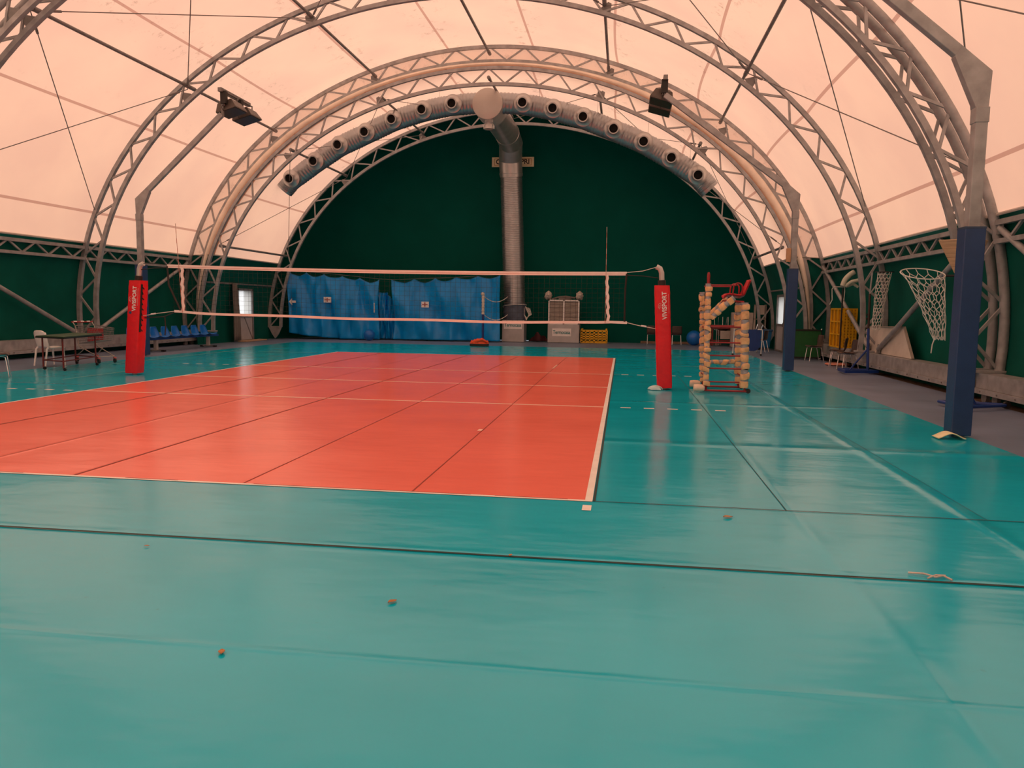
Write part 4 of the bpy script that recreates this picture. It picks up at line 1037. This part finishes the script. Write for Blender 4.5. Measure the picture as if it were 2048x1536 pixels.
# team bench
bn = thing('team_bench', 'bench with a row of blue bucket seats along the left side', 'bench', (-9.65, 8.4, 0))
MB().box2((-9.75, 5.8, .36), (-9.58, 10.75, .42)).build('beam', BLUEM, bn, .006)
for y in (7.12, 10.18):
    MB().box2((-9.72, y-.05, .04), (-9.62, y+.05, .37)).build('leg', mat('bench_leg', (.45, .44, .42), .5, .2), bn)
    f_ = MB().box2((-9.92, y-.04, .015), (-9.38, y+.04, .05)).build('foot', STEELD, bn)
    for x in (-9.90, -9.42): MB().box((x, y, .025), (.10, .11, .05)).build('foot_cap', BLACK, f_)
P2 = [(.24, .44), (.22, .465), (.08, .44), (-.10, .435), (-.17, .47), (-.215, .60), (-.235, .72), (-.23, .76)]
def bseat(yc):
    def fn(u, v):
        f = u*(len(P2)-1); i = min(int(f), len(P2)-2); f -= i
        x = P2[i][0]+(P2[i+1][0]-P2[i][0])*f; z = P2[i][1]+(P2[i+1][1]-P2[i][1])*f; c = 2*v-1
        wd = .225*(1-.55*max(0, u-.7)/.3*abs(c)**2)
        return (-9.66+x+.06*c*c*(u > .45), yc+c*wd, z+.03*c*c*(u < .5))
    MB().grid(fn, 22, 10).build('seat', BLUEP, bn, 0, True, .016)
for i in range(8): bseat(6.12+i*.575)

# ------------------------------------------------------------------ doors
def door(sgn, y0, y1, name, label, zw):
    x = sgn*10.56
    root = bpy.data.objects.new(name, None); C.objects.link(root); root.location = (x, (y0+y1)/2, 0); struct(root, label, 'door')
    m = MB()
    for a, b in (((y0, .03), (y0+.09, DZ)), ((y1-.09, .03), (y1, DZ)), ((y0, DZ-.09), (y1, DZ)), ((y0+.09, .96), (y1-.09, 1.03)), ((y0, .0), (y1, .06))): m.box2((x-sgn*.06, a[0], a[1]), (x+sgn*.30, b[0], b[1]))
    m.build('frame', STEELD, root)
    MB().box2((x-.02, y0+.09, .06), (x+.02, y1-.09, .96)).build('lower_panel', mat('door_panel', (.50, .50, .50), .45, 0, .05), root)
    MB().box2((x-.005, y0+.09, 1.03), (x+.005, y1-.09, DZ-.09)).build('glass', PANE, root)
    MB().box((x-sgn*.05, y0+.13, 1.0), (.04, .03, .14)).build('handle', BLACK, root)
    return root
door(-1, DY0, DY1, 'door_1', 'narrow side door with a bright frosted upper pane on the left', .96)
door(1, 14.3, 15.75, 'door_2', 'side door with a bright frosted pane behind the far mast', .96)
tag(MB().beam((-10.42, 14.3, .98), (-10.36, 14.85, .08), .025, .025).build('prop_stick', STEELD), 'thin stick leaning against the left side door', 'stick')
MBd = MB(); MBd.box2((-10.45, 13.8, 0), (-10.1, 15.6, .045)); tag(MBd.build('doorstep_board', WOOD), 'wooden board lying at the foot of the left door', 'board')
m = MB(); m.grid(lambda u, v: (-10.38+.05*math.sin(u*19)+.02*math.sin(v*5), 13.35+.58*u*(1-.35*v), .06+2.24*v), 24, 10)
tag(m.build('door_curtain', GREYC, None, 0, False, .01), 'grey canvas curtain drawn back beside the left side door', 'curtain')

# ------------------------------------------------------------------ ball target stands with nets
def hoop_net(root, c, r, zb0, rows, cols, top_r, bot_r, bot_c, th=.006, tilt=0., seed=1):
    rnd = random.Random(seed); m = MB(); N = {}
    for i in range(rows+1):
        f = i/rows
        for j in range(cols):
            a = 2*PI*(j+(.5 if i % 2 else 0))/cols
            rr = top_r+(bot_r-top_r)*f**.75
            cx = c[0]+(bot_c[0]-c[0])*f**.8; cy = c[1]+(bot_c[1]-c[1])*f**.8
            z = c[2]+(zb0-c[2])*f+rnd.uniform(-.012, .012)*(i > 0)+tilt*math.sin(a)*(1-f)
            N[i, j] = Vector((cx+math.cos(a)*rr+rnd.uniform(-.012, .012)*(i > 0), cy+math.sin(a)*rr+rnd.uniform(-.012, .012)*(i > 0), z))
    for i in range(rows):
        for j in range(cols):
            k = (j+1) % cols if i % 2 else (j-1) % cols
            p = N[i, j]; q1 = N[i+1, j]; q2 = N[i+1, k]
            mid = p.lerp((q1+q2)/2, .55)
            m.tube([p, mid], th, 5, 0); m.tube([mid, q1], th, 5, 0); m.tube([mid, q2], th, 5, 0)
    return m.build('net', ROPE, root)
def ringpts(c, r, n=32, tilt=0.): return [(c[0]+r*math.cos(2*PI*i/n), c[1]+r*math.sin(2*PI*i/n), c[2]+tilt*math.sin(2*PI*i/n)) for i in range(n)]
h1 = thing('ball_target_stand', 'hoop stand with white rope net and wooden funnel behind the near mast', 'hoop stand', (10.05, -1.75, 0), 'ball target stands')
hc = (9.47, -1.7, 2.16)
MB().tube(ringpts(hc, .325, 32, .10), .009, 6, 0, True).build('hoop', ROPE, h1)
hoop_net(h1, hc, .33, 1.10, 8, 12, .325, .085, (9.80, -1.68), .0065, .10)
MB().tube([(9.72, -1.7, 1.12), (9.69, -1.7, 1.02), (9.68, -1.7, .88)], .009, 6).build('net_tail', ROPE, h1)
MB().cyl((9.80, -1.7, 2.13), (10.05, -1.74, 2.13), .02, 10).build('hoop_arm', BLACK, h1)
MB().cyl((10.05, -1.75, .05), (10.05, -1.75, 2.2), .03, 12).build('pole', BLUEM, h1)
fu = MB(); tz, bz = 2.70, 2.15
T_ = [(10.03, -2.11), (10.39, -1.75), (10.03, -1.39), (9.67, -1.75)]; B_ = [(10.05, -1.84), (10.14, -1.75), (10.05, -1.66), (9.96, -1.75)]
for i in range(4):
    j = (i+1) % 4
    for k in range(4):
        fa, fb = k/4, (k+1)/4-.012
        g = lambda P_, Q_, f: (P_[0]+(Q_[0]-P_[0])*f, P_[1]+(Q_[1]-P_[1])*f, bz+(tz-bz)*f)
        quad = [g(B_[i], T_[i], fa), g(B_[j], T_[j], fa), g(B_[j], T_[j], fb), g(B_[i], T_[i], fb)]
        n_ = (Vector(quad[1])-Vector(quad[0])).cross(Vector(quad[3])-Vector(quad[0])).normalized()
        fu.prism(quad, n_, .018)
fu.build('wooden_funnel', WOOD, h1)
m = MB(); m.tube([(9.98, -1.36, .06), (10.86, -1.62, .06)], .028, 10); m.tube([(10.86, -1.70, .06), (10.1, -2.1, .06)], .028, 10); m.tube([(10.1, -2.1, .06), (9.98, -1.36, .06)], .028, 10); m.tube([(10.16, -1.75, .45), (10.45, -1.6, .06)], .02, 8)
m.build('base_frame', BLUEM, h1)
for p in ((10.90, -1.66),): MB().lathe((*p, .06), (0, 1, 0), [(0, -.025), (.06, -.025), (.06, .025), (0, .025)], 18).build('wheel', BLACK, h1)
h2 = thing('ball_target_stand', 'tall blue hoop stand with long drooping white net and flat base', 'hoop stand', (10.78, 5.25, 0), 'ball target stands')
hc = (10.99, 5.0, 2.50)
MB().tube(ringpts(hc, .21), .011, 6, 0, True).build('hoop', BLACK, h2)
hoop_net(h2, hc, .21, 1.10, 17, 11, .16, .10, (10.86, 5.0), .007, seed=2)
MB().cyl((10.80, 5.25, .04), (10.76, 5.25, 1.12), .034, 12).build('lower_pole', BLUEM, h2)
MB().cyl((10.76, 5.25, 1.1), (10.745, 5.25, 1.98), .028, 12).build('upper_pole', mat('dark_brown_pole', (.05, .025, .02), .4), h2)
m = MB(); m.cyl((10.745, 5.25, 1.95), (10.76, 5.2, 2.5), .02, 8); m.cyl((10.745, 5.25, 1.97), (11.03, 5.08, 2.48), .02, 8); m.build('hoop_bracket', STEEL, h2)
for z in (1.12, 1.36, 1.46): MB().cyl((10.69, 5.25, z), (10.78, 5.25, z), .022, 8).build('clamp_knob', BLACK, h2)
m = MB(); bp_ = [(10.20, 5.60, .06), (10.86, 5.42, .06), (10.98, 5.02, .06), (10.16, 4.80, .06)]
for i in range(4): m.beam(bp_[i], bp_[(i+1) % 4], .05, .07)
m.beam((10.85, 5.45, .06), (10.9, 5.05, .06), .06, .06); m.cyl((10.78, 5.25, .62), (10.42, 5.4, .07), .022, 8); m.build('base_frame', BLUEM, h2)
h3 = thing('gutter_stand', 'slim black stand topped by curved pale half-pipes, before yellow crates', 'stand', (10.86, 8.1, 0))
MB().cyl((10.86, 8.1, .04), (10.86, 8.1, 2.22), .022, 10).build('pole', BLACK, h3)
MB().lathe((10.86, 8.1, 0), (0, 0, 1), [(0, .06), (.10, .06), (.36, .045), (.38, .02), (.36, 0), (0, 0)], 28).build('base', mat('stand_base_red', (.62, .24, .16), .5), h3)
m = MB(); m.tube([(10.50, 8.0, 1.72), (10.56, 8.0, 1.85), (10.54, 8.0, 2.16), (10.58, 8.0, 2.22), (10.88, 8.0, 2.22), (10.90, 8.05, 2.1), (10.89, 8.05, 1.85)], .012, 8); m.build('bent_wire', ROPE, h3)
def gutter(pts, r, rot):
    m = MB(); P_ = cr_spline([Vector(p) for p in pts], 5); K = 8
    vs = []; fs = []
    for i, p in enumerate(P_):
        d = ((P_[min(i+1, len(P_)-1)])-(P_[max(i-1, 0)])).normalized(); X = d.cross(Vector((0, 1, 0))).normalized(); Y = d.cross(X)
        for j in range(K+1):
            a = PI*j/K+rot; vs.append(p+X*r*math.cos(a)+Y*r*math.sin(a))
    for i in range(len(P_)-1):
        for j in range(K): fs.append((i*(K+1)+j, i*(K+1)+j+1, (i+1)*(K+1)+j+1, (i+1)*(K+1)+j))
    m.add(vs, fs, 0, True); m.build('half_pipe', mat('pale_green_plastic', (.62, .66, .54), .4, 0, .05), h3, 0, True, .008)
gutter([(10.82, 8.0, 2.24), (10.88, 8.0, 2.42), (11.00, 8.0, 2.56), (11.12, 8.0, 2.64)], .07, 0)
gutter([(10.90, 8.0, 2.24), (11.02, 7.9, 2.36), (11.16, 7.85, 2.40), (11.20, 7.85, 2.42)], .05, .4)
gutter([(10.94, 8.0, 2.24), (11.09, 8.0, 2.30), (11.17, 8.0, 2.27), (11.24, 8.0, 2.22)], .04, .8)

# ------------------------------------------------------------------ things along the right wall
ys = thing('crate_stack', 'tall yellow plastic crates stood on end against the right wall', 'crates', (11.15, 8.9, .48))
def slat_panel(a, b, z0, z1_, nr, ncol, name, backing=None):
    a = Vector(a); b = Vector(b); d = (b-a); L = d.length; d.normalize(); n = Vector((d.y, -d.x, 0)); m = MB()
    for k in range(nr+1):
        z = z0+(z1_-z0)*k/nr; m.prism([a+Vector((0, 0, z-.02)), b+Vector((0, 0, z-.02)), b+Vector((0, 0, z+.02)), a+Vector((0, 0, z+.02))], n, .03)
    for k in range(ncol+1):
        s = (L-.05)*k/ncol; m.prism([a+d*s+Vector((0, 0, z0)), a+d*(s+.05)+Vector((0, 0, z0)), a+d*(s+.05)+Vector((0, 0, z1_)), a+d*s+Vector((0, 0, z1_))], n, .035)
    o = m.build(name, YEL, ys)
    m = MB(); m.prism([a-n*.03+Vector((0, 0, z0)), b-n*.03+Vector((0, 0, z0)), b-n*.03+Vector((0, 0, z1_)), a-n*.03+Vector((0, 0, z1_))], n, .02); m.build('panel_back', mat('yellow_plastic_hole_shade', (.50, .25, .008), .45, 0, .15), o)  # backing coloured darker to paint the shade inside the crate openings
slat_panel((10.96, 9.55, 0), (10.96, 8.35, 0), .49, 1.60, 3, 3, 'crate_side')
slat_panel((10.96, 8.35, 0), (11.36, 8.35, 0), .49, 1.60, 13, 4, 'crate_base')
gt = thing('folded_table', 'folded green table tennis table with dark rims and chrome pins', 'folded table', (10.4, 10.6, 0))
MB().box2((10.10, 10.42, .06), (10.90, 10.46, .93)).build('board', TGREEN, gt)
MB().box2((10.10, 11.0, .06), (10.90, 11.04, .93)).build('board', TGREEN, gt)
m = MB(); m.box2((10.04, 10.5, .06), (10.08, 10.98, .9)); m.build('end_panel', mat('light_green_board', (.06, .20, .08), .45), gt)
m = MB()
for y in (10.40, 11.02): m.box2((10.08, y, .90), (10.92, y+.05, .94)); m.box2((10.08, y, .04), (10.92, y+.05, .08)); m.box2((10.08, y, .04), (10.11, y+.05, .94)); m.box2((10.89, y, .04), (10.92, y+.05, .94))
m.build('rim', BLACK, gt)
for x, y in ((10.06, 10.40), (10.90, 10.40), (10.06, 11.04)):
    for z in (.03, .95): MB().sphere((x, y, z), .03, 10).build('chrome_pin', CHROME, gt)
bt = thing('folded_table', 'dark blue rounded table board on white wheeled legs, beside umpire stand', 'folded table', (8.9, 11.8, 0))
m = MB(); pl_ = [(8.45, 11.8, .88), (8.45, 11.8, .38)]+[(8.45+.22-.22*math.cos(a), 11.8, .38-.22*math.sin(a)) for a in [PI/2*i/8 for i in range(1, 9)]]+[(9.29-.22+.22*math.sin(a), 11.8, .16+.22-.22*math.cos(a)) for a in [PI/2*i/8 for i in range(9)]]+[(9.29, 11.8, .88)]
m.prism(pl_, (0, 1, 0), .03); m.build('board', BLUED, bt)
for x in (8.42, 9.34):
    l = MB().tube([(x-.16 if x > 9 else x+.16, 11.77, .885), (x-.02, 11.77, .885), (x, 11.77, .86), (x, 11.77, .5), (x-.02, 11.77, .06)], .018, 8).build('leg', WPAINT, bt)
    MB().lathe((x-.02, 11.77, .035), (0, 1, 0), [(0, -.02), (.035, -.02), (.035, .02), (0, .02)], 14).build('castor', BLACK, l)
bi = thing('wheeled_bin', 'blue wheeled waste bin with its lid shut near the far corner', 'bin', (10.08, 16.1, 0))
m = MB(); m.add([(9.92, 15.9, .08), (10.34, 15.9, .08), (10.34, 16.3, .08), (9.92, 16.3, .08), (9.86, 15.82, .72), (10.40, 15.82, .72), (10.40, 16.36, .72), (9.86, 16.36, .72)], [(0, 3, 2, 1), (0, 1, 5, 4), (1, 2, 6, 5), (2, 3, 7, 6), (3, 0, 4, 7), (4, 5, 6, 7)]); m.build('body', BLUEB, bi, .015)
m = MB(); m.box2((9.83, 15.78, .72), (10.43, 16.40, .79)); m.build('lid', mat('bin_lid', (.01, .07, .17), .4), bi, .02)
MB().cyl((9.80, 15.85, .72), (9.80, 16.3, .72), .02, 8).build('handle', BLACK, bi)
for y in (15.95, 16.28): MB().lathe((9.94, y, .07), (0, 1, 0), [(0, -.02), (.07, -.02), (.07, .02), (0, .02)], 14).build('wheel', BLACK, bi)
cp = thing('cupboard', 'plain beige cupboard in the far right corner behind the umpire stand', 'cupboard', (9.55, 18.0, 0))
MB().box2((9.15, 17.75, 0), (9.98, 18.2, 1.42)).build('body', BEIGE, cp, .01)
d_ = MB().box2((9.19, 17.73, .06), (9.80, 17.75, 1.37)).build('door', mat('cupboard_door', (.42, .36, .34), .5, 0, .06), cp); MB().box((9.76, 17.72, .75), (.02, .02, .12)).build('handle', BLACK, d_)
shf = thing('shelf_unit', 'open shelf unit beside the arch foot with a white sheet on it', 'shelf', (10.1, 17.6, 0))
for x in (9.99, 10.4): MB().box2((x, 17.45, 0), (x+.04, 17.72, 1.75)).build('side_panel', BEIGE, shf)
for z in (.7, 1.15, 1.7): MB().box2((9.99, 17.45, z), (10.44, 17.72, z+.03)).build('shelf', BEIGE, shf)
for k in range(5):
    tag(MB().box((10.06+.07*k, 17.55, .84), (.04, .15, .22)).build('file_box', BLACK), 'black file box standing in a row on the corner shelf unit', 'file box', 'file boxes on the corner shelf unit')
tag(MB().box2((10.08, 17.40, 1.35), (10.36, 17.42, 1.72)).build('paper_sheet', mat('paper', (.72, .64, .55), .7, 0, .05)), 'pale paper sheet hanging on the corner shelf unit', 'paper')
rt = thing('red_table', 'dark red framed table with beige front panel, behind the umpire stand', 'table', (9.05, 18.75, 0))
MB().box2((8.42, 18.45, .72), (9.72, 19.1, .77)).build('tabletop', DRED, rt)
for x in (8.46, 9.66):
    for y in (18.48, 19.06): MB().box2((x-.025, y-.025, 0), (x+.025, y+.025, .72)).build('leg', DRED, rt)
MB().box2((8.46, 18.46, .20), (9.66, 18.50, .25)).build('rail', DRED, rt); MB().box2((8.78, 18.455, .30), (9.62, 18.475, .64)).build('front_panel', BEIGE, rt)
for x in (8.70, 8.62): MB().tube([(x, 18.42, .02), (x, 18.42, .66), (x-.1, 18.42, .70)], .016, 8).build('hanging_tube', CHROME, rt)
fl_ = thing('folding_trestle', 'folded metal trestle leaning beside the far brown chair', 'trestle', (9.45, 14.0, 0))
for a, b in (((9.28, 13.9, 0), (9.62, 14.5, 1.02)), ((9.5, 13.8, 0), (9.78, 14.45, .98)), ((9.18, 13.9, 0), (9.24, 13.95, .42))): MB().cyl(a, b, .014, 8).build('leg', CHROME, fl_)
MB().box2((9.18, 13.86, .41), (9.56, 14.02, .44)).build('step', mat('trestle_step', (.6, .57, .52), .4, .3), fl_)
bd = thing('leaning_board', 'large pale board propped on the base beam behind wall struts', 'board', (11.24, 5.0, .5))
m = MB(); m.prism([(11.20, 6.9, 1.13), (11.20, 4.05, 1.18), (11.14, 3.22, .49), (11.14, 6.7, .49)], (1, 0, 0), .03); m.build('panel', TRAY, bd)
m = MB(); m.beam((11.19, 4.03, 1.19), (11.13, 3.20, .50), .05, .04); m.beam((11.19, 6.9, 1.14), (11.19, 4.03, 1.19), .03, .03); m.build('edge_strip', mat('board_edge', (.36, .32, .27), .6), bd)
# foam scrap, plastic bag, leaves, ribbon
m = MB(); m.grid(lambda u, v: (8.56+.32*u, -5.12+.20*v, .012+.060*max(0, math.sin(PI*(u*1.05-.02)))**1.4*(1 if u < .96 else .6)), 20, 4)
tag(m.build('foam_scrap', PALEF, None, 0, True, .012), 'curled pale yellow foam scrap at the foot of the near mast', 'foam scrap')
m = MB(); m.grid(lambda u, v: (5.35+(.12+.03*math.sin(u*31))*math.cos(2*PI*u)*math.sin(v*PI/2+.01), -.20+(.10+.02*math.sin(u*23))*math.sin(2*PI*u)*math.sin(v*PI/2+.01), .004+.07*math.cos(v*PI/2)*(1+.2*math.sin(u*19))), 24, 8)
tag(m.build('plastic_bag', mat('milky_plastic', (.50, .72, .74), .3, 0, .1)), 'crumpled milky plastic bag at the foot of the right net post', 'plastic bag')
def leaf(x, y, s, rz, label):
    s *= 1.35
    m = MB(); R_ = Matrix.Rotation(rz, 3, 'Z')
    m.grid(lambda u, v: Vector((x, y, 0))+R_ @ Vector(((u-.5)*2*s, (v-.5)*s*1.1*math.sin(PI*min(1, max(0, u*.96+.02))), .003+.20*s*abs(v-.5)+.05*s*math.sin(u*5))), 10, 6)
    tag(m.build('dry_leaf', LEAF, None, 0, False, .001), label, 'leaf', 'dry leaves on the floor')
leaf(5.52, -9.28, .03, .4, 'dry brown leaf on turquoise floor below the court corner')
leaf(3.55, -11.32, .022, 1.0, 'dry brown leaf right of centre in the foreground floor')
leaf(2.98, -12.02, .02, 2.0, 'dry brown leaf nearest the viewer, low left foreground')
leaf(1.75, -10.70, .012, .3, 'tiny brown leaf fragment just below the long floor joint, left')
leaf(4.05, -10.46, .015, 1.4, 'small brown leaf crumb caught in the long floor joint')
m = MB(); m.tube([(6.42, -10.36, .006), (6.50, -10.38, .012), (6.55, -10.42, .008), (6.60, -10.40, .012), (6.63, -10.45, .006)], .006, 6); m.tube([(6.50, -10.44, .006), (6.56, -10.40, .014), (6.62, -10.38, .008)], .005, 6)
tag(m.build('ribbon', mat('pale_ribbon', (.62, .55, .5), .7)), 'short pale knotted ribbon lying by the long floor joint, right', 'ribbon')
tag(MB().box2((5.5, 19.80, -.01), (9.0, 19.88, .09)).build('timber_batten', mat('weathered_timber', (.22, .15, .10), .8, 0, .2, 4)), 'brown timber batten along the foot of the far wall', 'timber')
